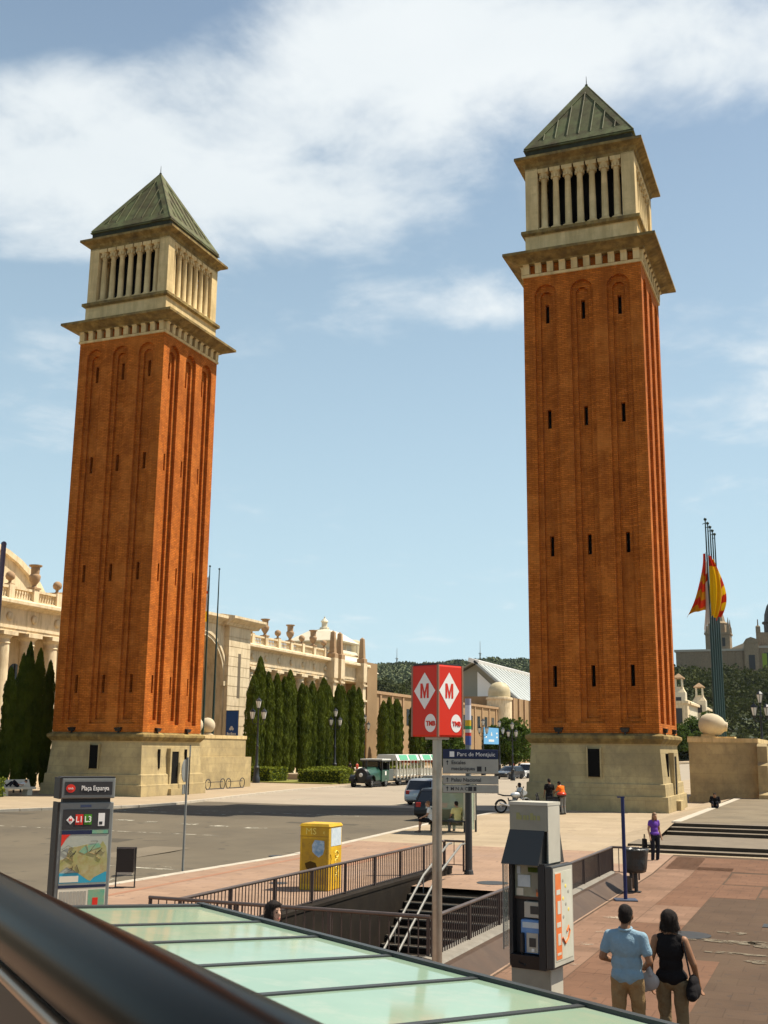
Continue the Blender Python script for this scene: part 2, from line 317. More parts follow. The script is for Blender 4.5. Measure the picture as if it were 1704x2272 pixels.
# ================================================================== the ground
YB = [-80, 0, 18.35, 26, 29.7, 36, 38, 40, 42, 44, 46, 48, 50, 54, 62, 100, 200, 420]
def strip(name, m, x0, x1, y0, y1, dz, holes=()):
    """a sheet following the ground height, x0..x1 may be functions of y; cells inside a hole are skipped"""
    fx0 = x0 if callable(x0) else (lambda y: x0); fx1 = x1 if callable(x1) else (lambda y: x1)
    ys = sorted(set([y0, y1] + [y for y in YB if y0 < y < y1])); mb = MB()
    for ya, yb in zip(ys, ys[1:]):
        xs = [None]; hs = [h for h in holes if h[2] <= ya + 1e-6 and yb <= h[3] + 1e-6]
        seg = [(fx0(ya), fx1(ya), fx0(yb), fx1(yb))] if not hs else []
        if hs:
            h = hs[0]; seg = [(fx0(ya), h[0], fx0(yb), h[0]), (h[1], fx1(ya), h[1], fx1(yb))]
        for a0, a1, b0, b1 in seg:
            if a1 - a0 > 1e-6 or b1 - b0 > 1e-6: mb.quad((a0, ya, gz(ya) + dz), (a1, ya, gz(ya) + dz), (b1, yb, gz(yb) + dz), (b0, yb, gz(yb) + dz))
    return struct(name, mb, m, fix=False)
PIT = (-11.1, -6.6, 18.35, 29.7)
mb = MB()
XS = [-6000, -11.1, -6.6, 6000]; YS = [-600] + YB[1:] + [900, 7000]
for xa, xb in zip(XS, XS[1:]):
    for ya, yb in zip(YS, YS[1:]):
        if xa == -11.1 and ya >= 18.34 and yb <= 29.71: continue
        mb.quad((xa, ya, gz(ya) - 0.16), (xb, ya, gz(ya) - 0.16), (xb, yb, gz(yb) - 0.16), (xa, yb, gz(yb) - 0.16))
struct('ground', mb, 'soil', fix=False)
strip('road', 'asphalt', -260, lambda y: kx(y) - .15, -80, 61.5, -0.12)
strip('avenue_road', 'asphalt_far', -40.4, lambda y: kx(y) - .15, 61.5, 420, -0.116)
strip('plaza_pavement', 'pink_paving', lambda y: kx(y) + .15, -5.6, -80, 41.0, 0.0, holes=(PIT,))
strip('avenue_pavement', 'beige_paving', lambda y: kx(y) + .15, 120, 41.0, 420, 0.0)
strip('square', 'brown_paving', -5.6, 120, -80, 41.0, -0.004)
# left pavement: its kerb swings round from the square into the avenue
EDGE = [(36, -62), (42, -48.5), (47.3, -40.5), (50.6, -37.6), (53.5, -36.2), (57, -36.1), (62.4, -37), (71, -38.6), (80, -40), (90, -40.4), (420, -40.4)]
ex = lambda y: float(np.interp(y, [e[0] for e in EDGE], [e[1] for e in EDGE]))
YB = sorted(set(YB + [e[0] for e in EDGE] + [44.5, 49, 52, 55, 66, 75]))
strip('far_pavement', 'beige_paving', -260, ex, 36, 420, 0.004)
# kerbs: one stone after another along the edge
ks = MB().box(-0.15, 0.15, -0.485, 0.485, -0.2, 0.012).mesh('kerb_stone', 'kerb_stone')
kr = thing('kerb', None, None); tag(kr, kind='structure')
for i in range(110):
    y = 12 + i * 1.0; slope = math.atan2(gz(y + 0.5) - gz(y - 0.5), 1.0)
    put('kerb_stone', ks, kr, (kx(y), y, gz(y)), rot=(slope, 0, -.055 if y < 54 else 0))
kl = thing('kerb', None, None); tag(kl, kind='structure')
for (ya, xa), (yb, xb) in zip(EDGE, EDGE[1:-1] + [(150, -40.4)]):
    L = math.hypot(xb - xa, yb - ya); n = max(1, int(round(L)))
    for i in range(n):
        f = (i + .5) / n; y = ya + (yb - ya) * f; put('kerb_stone', ks, kl, (xa + (xb - xa) * f + .05, y, gz(y) - .002), rot=(math.atan2(gz(y + .5) - gz(y - .5), 1), 0, -math.atan2(xb - xa, yb - ya)), sc=(1, L / n, 1))
# pavement bands and panels
pb = thing('paving_bands', None, None); tag(pb, kind='structure')
def panel(m, x0, x1, y0, y1, dz=0.004):
    mb = MB(); ys = [y0] + [y for y in YB if y0 < y < y1] + [y1]
    for ya, yb in zip(ys, ys[1:]): mb.quad((x0, ya, gz(ya) + dz), (x1, ya, gz(ya) + dz), (x1, yb, gz(yb) + dz), (x0, yb, gz(yb) + dz))
    mb.build('paving_panel', m, pb, fix=False)
mat('joint', (0.36, 0.28, 0.20), 0.9, anoise=(4.0, 0.46))
panel('red_paving', -17.3, -17.1, 12, 39.5); panel('red_paving', -15.2, -14.7, 33, 40)
for k in range(10):                                   # slabs beside the stair wall: a pink row, an orange row, then patches
    y = 10 + k * 3.06
    panel('plaza_light', -5.55, -4.46, y, y + 3.045, 0.0)
    panel('plaza_red' if k % 4 != 1 else 'plaza_light', -4.445, -3.36, y + 0.6, y + 3.645, 0.0) if y + 3.6 < 41 else None
    if k in (0, 2, 3, 7): panel('plaza_red', -3.345, -2.25, y - 0.4, y + 2.6, 0.0)
for x0, x1, y0, y1 in ((-3.3, 3.5, 34.2, 37.0), (-5.4, -2.0, 37.3, 40.5), (-1.6, 4.2, 37.4, 40.5), (-0.2, 1.9, 22.5, 26.8), (0.6, 3.5, 27.6, 31.0), (-2.2, -0.6, 8.0, 11.0), (2.2, 6.0, 15.0, 20.0), (-2.2, 0.4, 31.5, 33.4)):
    panel('plaza_light' if x0 > 1 else 'plaza_red', x0, x1, y0, y1, 0.0)
mat('wet_pave', (0.13, 0.085, 0.06), 0.5); mat('spill', (0.19, 0.155, 0.105), 0.7, (0.11, 0.082, 0.052), 4.0, 6, anoise=(5.0, 0.42))
def blot(name, m, cx, cy, rx, ry, seed, z=0.0, lo=0.75):
    r = random.Random(seed); n = 22; a = [lo + (1 - lo) * 2 * r.random() for _ in range(n)]
    a = [(a[i - 1] + a[i] + a[(i + 1) % n]) / 3 for i in range(n)]
    mb = MB(); mb.quad(*[(cx + rx * a[i] * math.cos(2 * math.pi * i / n), cy + ry * a[i] * math.sin(2 * math.pi * i / n), gz(cy) + 0.008 + z) for i in range(n)])
    return mb.build(name, m, pb, fix=False)
for sx, sy, sa, sb, sd in ((-2.3, 24.1, .75, .22, 3), (-1.5, 24.0, .55, .30, 4), (-2.35, 25.2, .26, .16, 5), (-2.05, 22.75, .5, .14, 6), (-1.65, 22.1, .26, .2, 7)): blot('stain', 'spill', sx, sy, sa, sb, sd, lo=.35)
for k, (x, y) in enumerate(((-4.9, 26.3), (-4.7, 24.2), (-4.95, 22.6), (-4.9, 20.4))): blot('stain', 'joint', x, y, 0.30, 0.16, 20 + k, lo=.4)
# manhole covers
mhm = MB().lathe([(0.32, -0.03), (0.32, 0.006)], 20).mesh('manhole_cover', 'charcoal')
for lab, x, y, s in (('round manhole cover in the road beside the kerb', -18.7, 36.5, 1.0), ('oval iron manhole cover on pink pavement before the yellow box', -14.6, 28.6, 0.8),
                     ('wide round manhole cover between the signpost and the stair rail', -9.3, 31.4, 1.4), ('dark round manhole cover near the couple on the square', -3.15, 24.55, 1.5)):
    o = put('manhole_cover', mhm, None, (x, y, gz(y) - (0.114 if x < -18 else -0.004)), sc=(s, s, 1)); tag(o, lab, 'manhole')
o = MB().box(-0.9, 0.9, -0.25, 0.25, -0.02, 0.008).build('drain_grate', 'charcoal', None, (-0.9, 26.6, gz(26) + 0.0)); tag(o, 'long dark drain grate in the square at the right edge', 'drain')
# worn road markings
rm = thing('road_markings', None, None); tag(rm, kind='structure')
def mark(x0, x1, y0, y1, sk=0.0):
    z = lambda y: gz(y) - 0.112 if y < 61 else -0.108
    MB().quad((x0, y0, z(y0)), (x1, y0, z(y0)), (x1 + sk, y1, z(y1)), (x0 + sk, y1, z(y1))).build('painted_line', 'road_paint', rm, fix=False)
for k in range(9): mark(-33.2, -32.9, 66 + k * 9, 70 + k * 9)
for k in range(9): mark(-25.4, -25.1, 64 + k * 9, 68 + k * 9)
for k in range(5): mark(-24.6 - k * 1.9, -23.6 - k * 1.9, 44.6 + k * .25, 45.1 + k * .25)
for k in range(4): mark(-30.6 - k * 3.0, -28.8 - k * 3.0, 50.2 + k * .1, 50.5 + k * .1)
mark(-58, -22, 52.6, 52.8, 0.0); mark(-60, -24, 41.5, 41.65)
for k in range(2): mark(-21.2 - k * 2.6, -19.6 - k * 2.6, 27.6 - k * 3.0, 28.3 - k * 3.0)
mark(-22.4, -19.4, 31.0, 31.25); mark(-21.6, -19.9, 31.6, 31.75)
mat('asphalt_patch', (0.092, 0.077, 0.056), 0.92, (0.078, 0.066, 0.049), 0.8, 7, 0.3, 40); mat('asphalt_pale', (0.175, 0.143, 0.10), 0.9, (0.15, 0.122, 0.086), 0.6, 7, 0.3, 40)
for k, (x0, x1, y0, y1) in enumerate(((-30, -26.5, 38, 39.2), (-24.5, -22.8, 33.5, 37.5), (-44, -38, 46.5, 47.4), (-36, -33, 55.5, 57), (-27, -21, 57.6, 58.2), (-52, -45, 38, 38.8), (-24, -20.5, 47.5, 48.1))):
    zq = lambda y: gz(y) - 0.1165
    MB().quad((x0, y0, zq(y0)), (x1, y0, zq(y0)), (x1, y1, zq(y1)), (x0, y1, zq(y1))).build('road_patch', 'asphalt_patch' if k % 2 == 0 else 'asphalt_pale', rm, fix=False)
# ------------------------------------------------------------------ the stair pit of the underground station
pit = thing('stair_pit', None, None); tag(pit, kind='structure')
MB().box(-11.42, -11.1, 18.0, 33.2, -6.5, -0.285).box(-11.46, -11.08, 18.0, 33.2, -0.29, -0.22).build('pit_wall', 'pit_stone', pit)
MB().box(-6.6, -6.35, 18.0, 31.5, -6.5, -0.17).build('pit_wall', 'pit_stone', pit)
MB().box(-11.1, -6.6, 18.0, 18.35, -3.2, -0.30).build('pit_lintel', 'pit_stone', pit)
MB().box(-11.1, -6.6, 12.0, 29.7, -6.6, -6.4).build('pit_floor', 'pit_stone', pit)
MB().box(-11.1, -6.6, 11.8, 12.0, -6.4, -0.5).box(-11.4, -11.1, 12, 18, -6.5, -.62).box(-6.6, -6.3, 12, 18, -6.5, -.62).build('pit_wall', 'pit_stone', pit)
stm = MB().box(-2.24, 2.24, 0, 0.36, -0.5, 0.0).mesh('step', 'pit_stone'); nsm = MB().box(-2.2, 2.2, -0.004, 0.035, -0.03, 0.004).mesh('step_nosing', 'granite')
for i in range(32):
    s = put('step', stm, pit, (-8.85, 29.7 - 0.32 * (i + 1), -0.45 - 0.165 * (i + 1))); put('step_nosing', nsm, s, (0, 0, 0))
# sloping granite coping of the near stair wall
mb = MB(); mb.prism([(-6.64, -0.16), (-6.50, -0.10), (-6.22, -0.15), (-6.18, -0.20), (-6.18, -0.45), (-6.64, -0.45)], 'y', 18.0, 33.2)
o = mb.build('stair_parapet', 'granite'); tag(o, 'low granite parapet with sloping top along the right side of the stair opening', 'parapet')
o2 = MB().prism([(-6.20, -0.185), (-6.06, -0.185), (-5.62, -0.47), (-6.20, -0.47)], 'y', 18.0, 33.15).build('wall_facing', 'brown_polish', o)
for y in (31.2, 32.0): MB().box(-5.54, -5.40, y, y + .18, -0.46, -0.06).build('stone_stub', 'dark_stone', o)
# ------------------------------------------------------------------ steps and raised platform on the right
plat = thing('platform_steps', 'broad dark stone steps rising to the raised terrace at the right', 'steps')
for i in range(6):
    y0 = 40.75 + (i % 3) * 0.62 + (i // 3) * 6.3; z0 = -0.45 + 0.133 * i; y1 = y0 + 0.62 if i % 3 < 2 else (47.05 if i == 2 else 49.0)
    xl = -7.5 + (y0 - 40.75) * 0.13
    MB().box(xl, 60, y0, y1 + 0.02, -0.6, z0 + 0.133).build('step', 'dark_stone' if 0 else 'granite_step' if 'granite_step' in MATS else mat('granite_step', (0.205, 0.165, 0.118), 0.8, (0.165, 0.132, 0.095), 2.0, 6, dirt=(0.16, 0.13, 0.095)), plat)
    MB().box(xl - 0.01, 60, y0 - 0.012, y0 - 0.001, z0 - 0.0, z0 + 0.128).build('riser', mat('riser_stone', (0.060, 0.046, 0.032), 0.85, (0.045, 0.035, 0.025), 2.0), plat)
mb = MB(); mb.prism([(-6.35, 49.0), (90, 49.0), (90, 200), (-5.8, 200), (-5.9, 84)], 'z', -0.4, 0.352); struct('terrace', mb, mat('terrace_paving', (0.20, 0.16, 0.105), 0.9, (0.165, 0.13, 0.086), 0.4, 7, 0.15, 30, tiles=(1.2, 0.6, 0.8), dirt=(0.12, 0.10, 0.07), dirt_scale=.4))
MB().prism([(-6.72, 49.0), (-6.35, 49.0), (-5.92, 83.0), (-6.3, 83.0)], 'z', -0.3, 0.368).build('terrace_kerb', 'kerb_stone')
bpy.data.objects['terrace_kerb']['kind'] = 'structure'
mb = MB()                                            # the ramp of pavement that climbs beside the steps
for ya, yb in ((38, 44), (44, 49), (49, 56), (56, 83)):
    za = lambda y: gz(y) + 0.36 * ss(38, 49, y) * (1 if y < 70 else 1); 
    mb.quad((-8.3, ya, gz(ya) + 0.003), (-6.6, ya, min(0.34, za(ya))), (-6.6, yb, min(0.34, za(yb))), (-8.3, yb, gz(yb) + 0.003))
struct('pavement_ramp', mb, 'beige_paving', fix=False)
# ================================================================== the two brick towers
def arch_layer(emit, s0, s1, z0, z1, holes, d, dn, n=12):
    """wall sheet at depth d with round-headed openings (centre, width, sill, spring); reveals reach to depth dn"""
    x = s0
    for c, w, zb, zs in holes:
        l, r = c - w / 2, c + w / 2; a = w / 2
        emit([(x, z0, d), (l, z0, d), (l, z1, d), (x, z1, d)]); emit([(l, z0, d), (r, z0, d), (r, zb, d), (l, zb, d)])
        pts = [(c - a * math.cos(math.pi * k / n), zs + a * math.sin(math.pi * k / n)) for k in range(n + 1)]
        for (p, q), (p2, q2) in zip(pts, pts[1:]):
            emit([(p, q, d), (p2, q2, d), (p2, z1, d), (p, z1, d)]); emit([(p, q, d), (p, q, dn), (p2, q2, dn), (p2, q2, d)])
        emit([(l, zb, d), (l, zb, dn), (l, zs, dn), (l, zs, d)]); emit([(r, zb, d), (r, zs, d), (r, zs, dn), (r, zb, dn)])
        emit([(l, zb, d), (r, zb, d), (r, zb, dn), (l, zb, dn)]); x = r
    emit([(x, z0, d), (s1, z0, d), (s1, z1, d), (x, z1, d)])
SLITS = [7.25, 14.8, 22.55, 29.25]; PAN = [-2.2, 0.0, 2.2]
def face_map(k, hw):
    c, s = [(1, 0), (0, 1), (-1, 0), (0, -1)][k]
    return lambda p: (p[0] * c + (hw - p[2]) * s, p[0] * s - (hw - p[2]) * c, p[1])
def make_tower(label, loc):
    t = thing('brick_tower', label, 'tower', loc, 0, 'twin brick towers at the avenue entrance')
    HW = 3.58; ZB, ZT = 4.08, 31.62; mb = MB(); holes = []
    for k in range(4):
        fm = face_map(k, HW)
        em = lambda q: mb.quad(*[fm(p) for p in q])
        arch_layer(em, -HW, HW, ZB, ZT, [(c, 1.36, 4.62, 30.37) for c in PAN], 0.0, 0.22)
        for c in PAN:
            arch_layer(em, c - .70, c + .70, 4.55, 31.2, [(c, 0.76, 4.88, 30.24)], 0.22, 0.4)
            zs = [4.8]
            for z in SLITS:                               # recessed panel with slits cut through it
                em([(c - .4, zs[-1], .4), (c + .4, zs[-1], .4), (c + .4, z - .6, .4), (c - .4, z - .6, .4)])
                for a, b in ((-.4, -.115), (.115, .4)): em([(c + a, z - .6, .4), (c + b, z - .6, .4), (c + b, z + .6, .4), (c + a, z + .6, .4)])
                for sgn in (-1, 1): em([(c + sgn * .115, z - .6, .4), (c + sgn * .115, z + .6, .4), (c + sgn * .115, z + .6, .75), (c + sgn * .115, z - .6, .75)])
                for zz in (z - .6, z + .6): em([(c - .115, zz, .4), (c + .115, zz, .4), (c + .115, zz, .75), (c - .115, zz, .75)])
                zs.append(z + .6); holes.append((k, c, z))
            em([(c - .4, zs[-1], .4), (c + .4, zs[-1], .4), (c + .4, 30.8, .4), (c - .4, 30.8, .4)])
    mb.sq([(HW - .01, ZB), (HW - .8, ZB)], cap0=False, cap1=False)
    sh = mb.build('brick_shaft', 'brick', t, fix=False)
    sm = MB().quad((-.12, 0, -.6), (.12, 0, -.6), (.12, 0, .6), (-.12, 0, .6)).mesh('slit_window', 'void', fix=False)
    for k, c, z in holes:
        if k in (2,): continue
        p = face_map(k, HW)((c, z, 0.74)); put('slit_window', sm, sh, p, rz=k * math.pi / 2)
    # stone base
    base = MB().sq([(3.98, -0.4), (3.95, 0.72), (3.83, 0.74), (3.80, 1.36), (3.70, 1.40), (3.56, 3.42), (3.62, 3.5)], cap1=False).build('base', 'base_stone', t)
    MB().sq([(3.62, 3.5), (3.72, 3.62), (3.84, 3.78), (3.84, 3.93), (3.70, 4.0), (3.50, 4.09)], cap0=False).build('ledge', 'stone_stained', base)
    # base window on the front and the door on the side, set in projecting frames
    MB().box(-.33, .33, -3.76, -3.60, 1.72, 3.22).build('window', 'void', base)
    for k, (x0, x1) in enumerate(((-.42, -.33), (.33, .42))): MB().box(x0, x1, -3.775, -3.60, 1.66, 3.30).build('frame', 'base_stone', base)
    dr = MB().box(3.60, 3.86, -.42, .42, .42, 2.85).build('door', 'void', base)
    MB().box(3.6, 3.90, -.62, -.42, .42, 3.05).build('frame', 'base_stone', dr); MB().box(3.6, 3.90, .42, .62, .42, 3.05).build('frame', 'base_stone', dr)
    MB().box(3.6, 3.90, -.42, .42, 2.85, 3.05).build('lintel', 'base_stone', dr); MB().box(3.6, 4.2, -.8, .8, -.2, .42).build('door_step', 'base_stone', dr)
    for y in (-1.65, 1.65): MB().box(3.55, 3.74, y - .06, y + .06, 1.75, 3.0).build('slot', 'void', base)
    # floodlights on the ledge
    fl = MB().rings([[(-.26, -.16, .22), (.26, -.16, .22), (.26, .16, .28), (-.26, .16, .28)], [(-.17, -.10, 0), (.17, -.10, 0), (.17, .10, 0), (-.17, .10, 0)]]).box(-.04, .04, -.04, .04, -.12, .0).mesh('floodlight', 'black_metal')
    for k in range(4):
        for s in (-1.95, 1.75):
            p = face_map(k, 3.66)((s, 4.12, 0)); put('floodlight', fl, t, p, rz=k * math.pi / 2)
    # dentil band and great cornice
    MB().sq([(3.5, 31.60), (3.66, 31.62), (3.68, 31.78), (3.60, 31.80)], cap0=False, cap1=False).build('stone_band', 'stone', t)
    MB().sq([(3.40, 31.78), (3.40, 32.5)], cap0=False, cap1=False).build('dentil_wall', 'brick', t, fix=False)
    dm = MB().prism([(-.18, 31.8), (0.14, 31.8), (0.16, 32.30), (0.26, 32.42), (-.18, 32.42)], 'x', -.19, .19)
    dm.v = [(x, -y, z) for x, y, z in dm.v]; dm = dm.mesh('dentil', 'stone')
    for k in range(4):
        for i in range(10):
            s = -3.36 + i * 6.72 / 9; p = face_map(k, 3.56)((s, 0, 0)); put('dentil', dm, t, p, rz=k * math.pi / 2)
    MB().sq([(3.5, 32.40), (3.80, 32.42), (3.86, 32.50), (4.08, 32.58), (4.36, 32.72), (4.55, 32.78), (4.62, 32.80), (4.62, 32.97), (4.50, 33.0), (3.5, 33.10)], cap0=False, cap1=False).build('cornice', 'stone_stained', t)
    # plinth, gallery, entablature
    MB().sq([(3.52, 33.04), (3.52, 33.25), (3.44, 33.28), (3.44, 34.36), (3.52, 34.42)], cap0=False, cap1=False).build('gallery_plinth', 'stone', t)
    MB().sq([(3.5, 34.40), (3.66, 34.52), (3.66, 34.72), (3.46, 34.80), (0.2, 34.80)], cap0=False).build('gallery_sill', 'stone_stained', t)
    for sx in (-1, 1):
        for sy in (-1, 1):
            MB().box(min(sx * 2.62, sx * 3.40), max(sx * 2.62, sx * 3.40), min(sy * 2.62, sy * 3.40), max(sy * 2.62, sy * 3.40), 34.78, 39.0).build('corner_pier', 'stone', t)
    MB().box(-2.2, 2.2, -2.2, 2.2, 34.78, 39.0).build('shade_core', 'void', t)  # core painted near black and widened to darken the gallery inside
    col = MB().sq([(.30, 0), (.30, .12)]).lathe([(.27, .12), (.29, .2), (.22, .30), (.205, 1.8), (.175, 3.30), (.20, 3.33), (.19, 3.40), (.25, 3.68), (.31, 3.86)], 12).sq([(.30, 3.86), (.33, 3.92), (.33, 4.12)])
    for a in range(8): col.obox((.25 * math.cos(a * math.pi / 4), .25 * math.sin(a * math.pi / 4), 3.58), (.10, .10, .22))
    cm = col.mesh('column', 'stone', 'auto')
    for k in range(4):
        for i in range(7):
            p = face_map(k, 3.08)((-2.27 + i * 4.54 / 6, 34.80, 0)); put('column', cm, t, p)
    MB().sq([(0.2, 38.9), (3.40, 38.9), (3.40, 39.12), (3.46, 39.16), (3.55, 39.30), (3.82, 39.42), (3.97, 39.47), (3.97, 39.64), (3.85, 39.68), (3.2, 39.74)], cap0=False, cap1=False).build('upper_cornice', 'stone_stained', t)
    # copper roof
    rf = MB().sq([(3.36, 39.70), (3.36, 40.30)], cap0=False, cap1=False).build('roof_plinth', 'copper_dark', t)
    rz0, rz1, rh = 40.34, 46.25, 3.46
    roof = MB().sq([(3.36, 40.28), (3.47, 40.30), (3.47, 40.38), (rh - .05, 40.42), (0.02, rz1)], cap0=False).build('roof', 'copper', t)
    sl_ = math.hypot(rz1 - 40.42, rh)
    for k in range(4):                                    # hip rolls, eave bands and standing seams
        fm = face_map(k, 0)
        hip = MB().tube([(-rh + .05, -rh + .05, 40.46), (0, 0, rz1 + .02)], .07, 6); hip.move(Matrix.Rotation(k * math.pi / 2, 4, 'Z')); hip.build('hip_roll', 'copper', roof)
        fr = lambda s, u: Vector((s, -(rh - .05) * (1 - u), 40.42 + (rz1 - 40.42) * u)) + Vector((0, -.05, .035))
        band = MB()
        inn = [fr(-2.62, .10), fr(2.62, .10), fr(0, .86)]; out = [fr(-3.38, .0), fr(3.38, .0), fr(0, .99)]
        for i in range(3):
            j = (i + 1) % 3; dn = Vector((0, .06, -.04)); band.quad(out[i], out[j], inn[j], inn[i]); band.quad(inn[i], inn[j], inn[j] + dn, inn[i] + dn)
        band.move(Matrix.Rotation(k * math.pi / 2, 4, 'Z')); band.build('roof_border', 'copper', roof, fix=False)
        for i in range(7):
            s = -2.25 + i * .75; u1 = .86 - .76 * abs(s) / 2.62
            if u1 > .14:
                sm2 = MB().tube([fr(s, .10), fr(s, u1)], .035, 4); sm2.move(Matrix.Rotation(k * math.pi / 2, 4, 'Z')); sm2.build('standing_seam', 'copper', roof)
    MB().lathe([(.09, 46.2), (.10, 46.32), (.03, 46.4), (.012, 46.95)], 8).build('finial', 'copper_dark', t)
    return t
TL = make_tower('left brick tower, its sunlit orange side facing right, beside the twin stone spheres', (-45.5, 65.75, 0))
TR = copy_tree(TL, (-12.6, 66.05, 0.1), 0, 'right brick tower, taller in view, beside the group of flagpoles')
# ------------------------------------------------------------------ pedestals behind the towers
def pedestal(label, x0, x1, y0, y1, loc):
    t = thing('pedestal', label, 'pedestal', loc)
    MB().box(x0, x1, y0, y1, -.3, 3.98).build('wall', 'base_stone', t)
    MB().box(x0 - .06, x1 + .06, y0 - .06, y1 + .06, 3.83, 4.10).build('coping', 'stone', t)
    MB().box(x0 - .1, x1 + .1, y0 - .1, y1 + .1, -.3, .38).build('footing', 'base_stone', t)
    return t
pr = pedestal('shaded stone pedestal behind the right tower, carrying an egg-shaped stone', -9.2, -4.9, 76.5, 92, (0, 0, 0))
st = MB().prism([(76.5, -.3), (75.4, -.3), (75.4, .6), (75.8, .8), (75.8, 2.4), (76.1, 2.6), (76.1, 3.6), (76.5, 3.8)], 'x', -4.9, -4.3); st.build('end_buttress', 'base_stone', pr)
MB().box(-4.9, -4.35, 76.5, 92, -.3, 2.7).build('side_buttress', 'base_stone', pr)
pl_ = pedestal('sunlit stone pedestal behind the left tower, carrying two stone spheres', -53.5, -46.0, 70.2, 83.4, (0, 0, 0))
MB().box(-46.0, -45.65, 70.2, 83.8, -.3, 2.4).build('side_buttress', 'base_stone', pl_)
egg = [(.02, 0), (.30, .04), (.55, .16), (.74, .40), (.80, .70), (.74, 1.0), (.56, 1.28), (.36, 1.42), (.30, 1.50), (.32, 1.56), (.02, 1.58)]
mat('egg_stone', (0.55, 0.46, 0.32), 0.75, (0.46, 0.38, 0.25), 1.0, 6, dirt=(0.36, 0.29, 0.19))
for lab, x, y in (('left of the two pale stone spheres beside the left tower', -46.75, 76.5), ('right of the two pale stone spheres beside the left tower', -46.6, 78.1)):
    t = thing('stone_sphere', lab, 'sphere', (x, y, 4.10), 0, 'twin stone spheres on the left pedestal')
    MB().lathe([(.5, 0), (.5, .06), (.32, .12), (.3, .16)], 16).build('foot', 'egg_stone', t); MB().ell((0, 0, .74), (.62, .62, .62), 20, 12).build('ball', 'egg_stone', t, smooth=True)
t = thing('stone_egg', 'large pale stone egg lying on its side on the right pedestal', 'sculpture', (-8.0, 80.0, 4.10))
e = MB().lathe([(r * .98, z * 1.22) for r, z in egg], 22, (0, 0, -.95)); e.move(Matrix.Translation((0.05, 0, .92)) @ Matrix.Rotation(R(97), 4, 'Y')); e.build('egg', 'egg_stone', t, smooth=True)
MB().box(-1.6, 1.5, -.7, .7, 0, .14).build('slab', 'stone', t); MB().box(-.7, .2, -.4, .4, .10, .3).build('cradle', 'stone', t)
# ================================================================== the exhibition palace along the left side of the avenue
FX = -62.5
pal = thing('exhibition_palace', 'long sunlit stone palace with columns, balustrade and urns behind the left cypresses', 'palace', (0, 0, 0))
colm = MB().sq([(.85, 0), (.85, .35)]).lathe([(.82, .35), (.82, .5), (.70, .62), (.68, 3.5), (.58, 10.0), (.66, 10.05), (.60, 10.15), (.60, 10.4), (.82, 10.62), (.82, 10.68)], 16, cap1=False).sq([(.86, 10.68), (.86, 11.0)]).mesh('column', 'palace', 'auto')
urn = MB().sq([(.42, 0), (.42, .14)]).lathe([(.30, .14), (.16, .30), (.20, .42), (.44, .78), (.50, 1.1), (.46, 1.22), (.36, 1.3), (.38, 1.9), (.55, 1.98), (.56, 2.08), (.1, 2.14)], 14).mesh('urn', 'terracotta', 'auto')
ball = MB().sq([(.30, 0), (.30, .1)]).lathe([(.24, .1), (.12, .22), (.14, .36), (.34, .5), (.40, .72), (.34, .95), (.15, 1.1), (.02, 1.12)], 12).mesh('ball_finial', 'terracotta', 'auto')
balu = MB().lathe([(.10, 0), (.10, .06), (.05, .12), (.11, .34), (.05, .62), (.09, .68), (.10, .74)], 6).mesh('baluster', 'palace', True)
med = MB().lathe([(.36, 0), (.36, .12), (.24, .2), (.05, .2)], 12); med.move(Matrix.Rotation(R(90), 4, 'Y')); med = med.mesh('medallion', 'palace', True)
mat('palace_glass', (0.05, 0.06, 0.065), 0.15, (0.03, 0.035, 0.04), 0.5)
def wing(name, y0, y1, cols, z=0.0, win=True, first=0, bal=True):
    w = MB().box(FX - 9, FX - 2.4, y0, y1, 0, 14.6).build(name, 'palace_block', pal)
    MB().box(FX - 2.5, FX + 1.0, y0, y1, -.2, 1.2).build('stylobate', 'palace', w)
    MB().box(FX - 2.4, FX + .55, y0, y1, 12.20, 12.46).box(FX - 2.4, FX + .62, y0, y1, 12.46, 12.72).build('architrave', 'palace', w)
    MB().box(FX - 2.4, FX + .50, y0, y1, 12.72, 14.12).build('frieze', 'palace', w)
    MB().prism([(FX - 2, 14.12), (FX + .6, 14.12), (FX + .75, 14.25), (FX + 1.25, 14.36), (FX + 1.35, 14.42), (FX + 1.35, 14.66), (FX + 1.2, 14.78), (FX - 2, 14.8)], 'y', y0 - .2, y1 + .2).build('cornice', 'palace', w)
    MB().box(FX + .05, FX + .5, y0, y1, 14.80, 14.98).build('balustrade_base', 'palace', w); MB().box(FX + .02, FX + .53, y0, y1, 15.72, 15.92).build('balustrade_rail', 'palace', w)
    for i, y in enumerate(cols):
        put('column', colm, w, (FX, y, 1.2)); MB().box(FX - .05, FX + .62, y - .32, y + .32, 14.8, 16.02).build('balustrade_pier', 'palace', w)
        put('urn' if (i + first) % 2 else 'ball_finial', urn if (i + first) % 2 else ball, w, (FX + .28, y, 16.0)); put('medallion', med, w, (FX + .5, y + .02, 13.42))
        if i + 1 < len(cols):
            y2 = cols[i + 1]
            if win:
                f = MB().prism([(y + .75, 1.3), (y2 - .75, 1.3), (y2 - .75, 9.2)] + [((y + y2) / 2 + (y2 - y - 1.5) / 2 * math.cos(t), 9.2 + (y2 - y - 1.5) / 2 * math.sin(t)) for t in np.linspace(.2, math.pi - .2, 7)] + [(y + .75, 9.2)], 'x', FX - 2.5, FX - 2.36).build('window', 'palace_glass', w)
                MB().box(FX - 2.36, FX - 2.30, (y + y2) / 2 - .05, (y + y2) / 2 + .05, 1.3, 9.9).build('mullion', 'charcoal', f)
            n = 7
            for k in range(n): put('baluster', balu, w, (FX + .28, y + .5 + (y2 - y - 1.0) * k / (n - 1), 14.98))
    return w
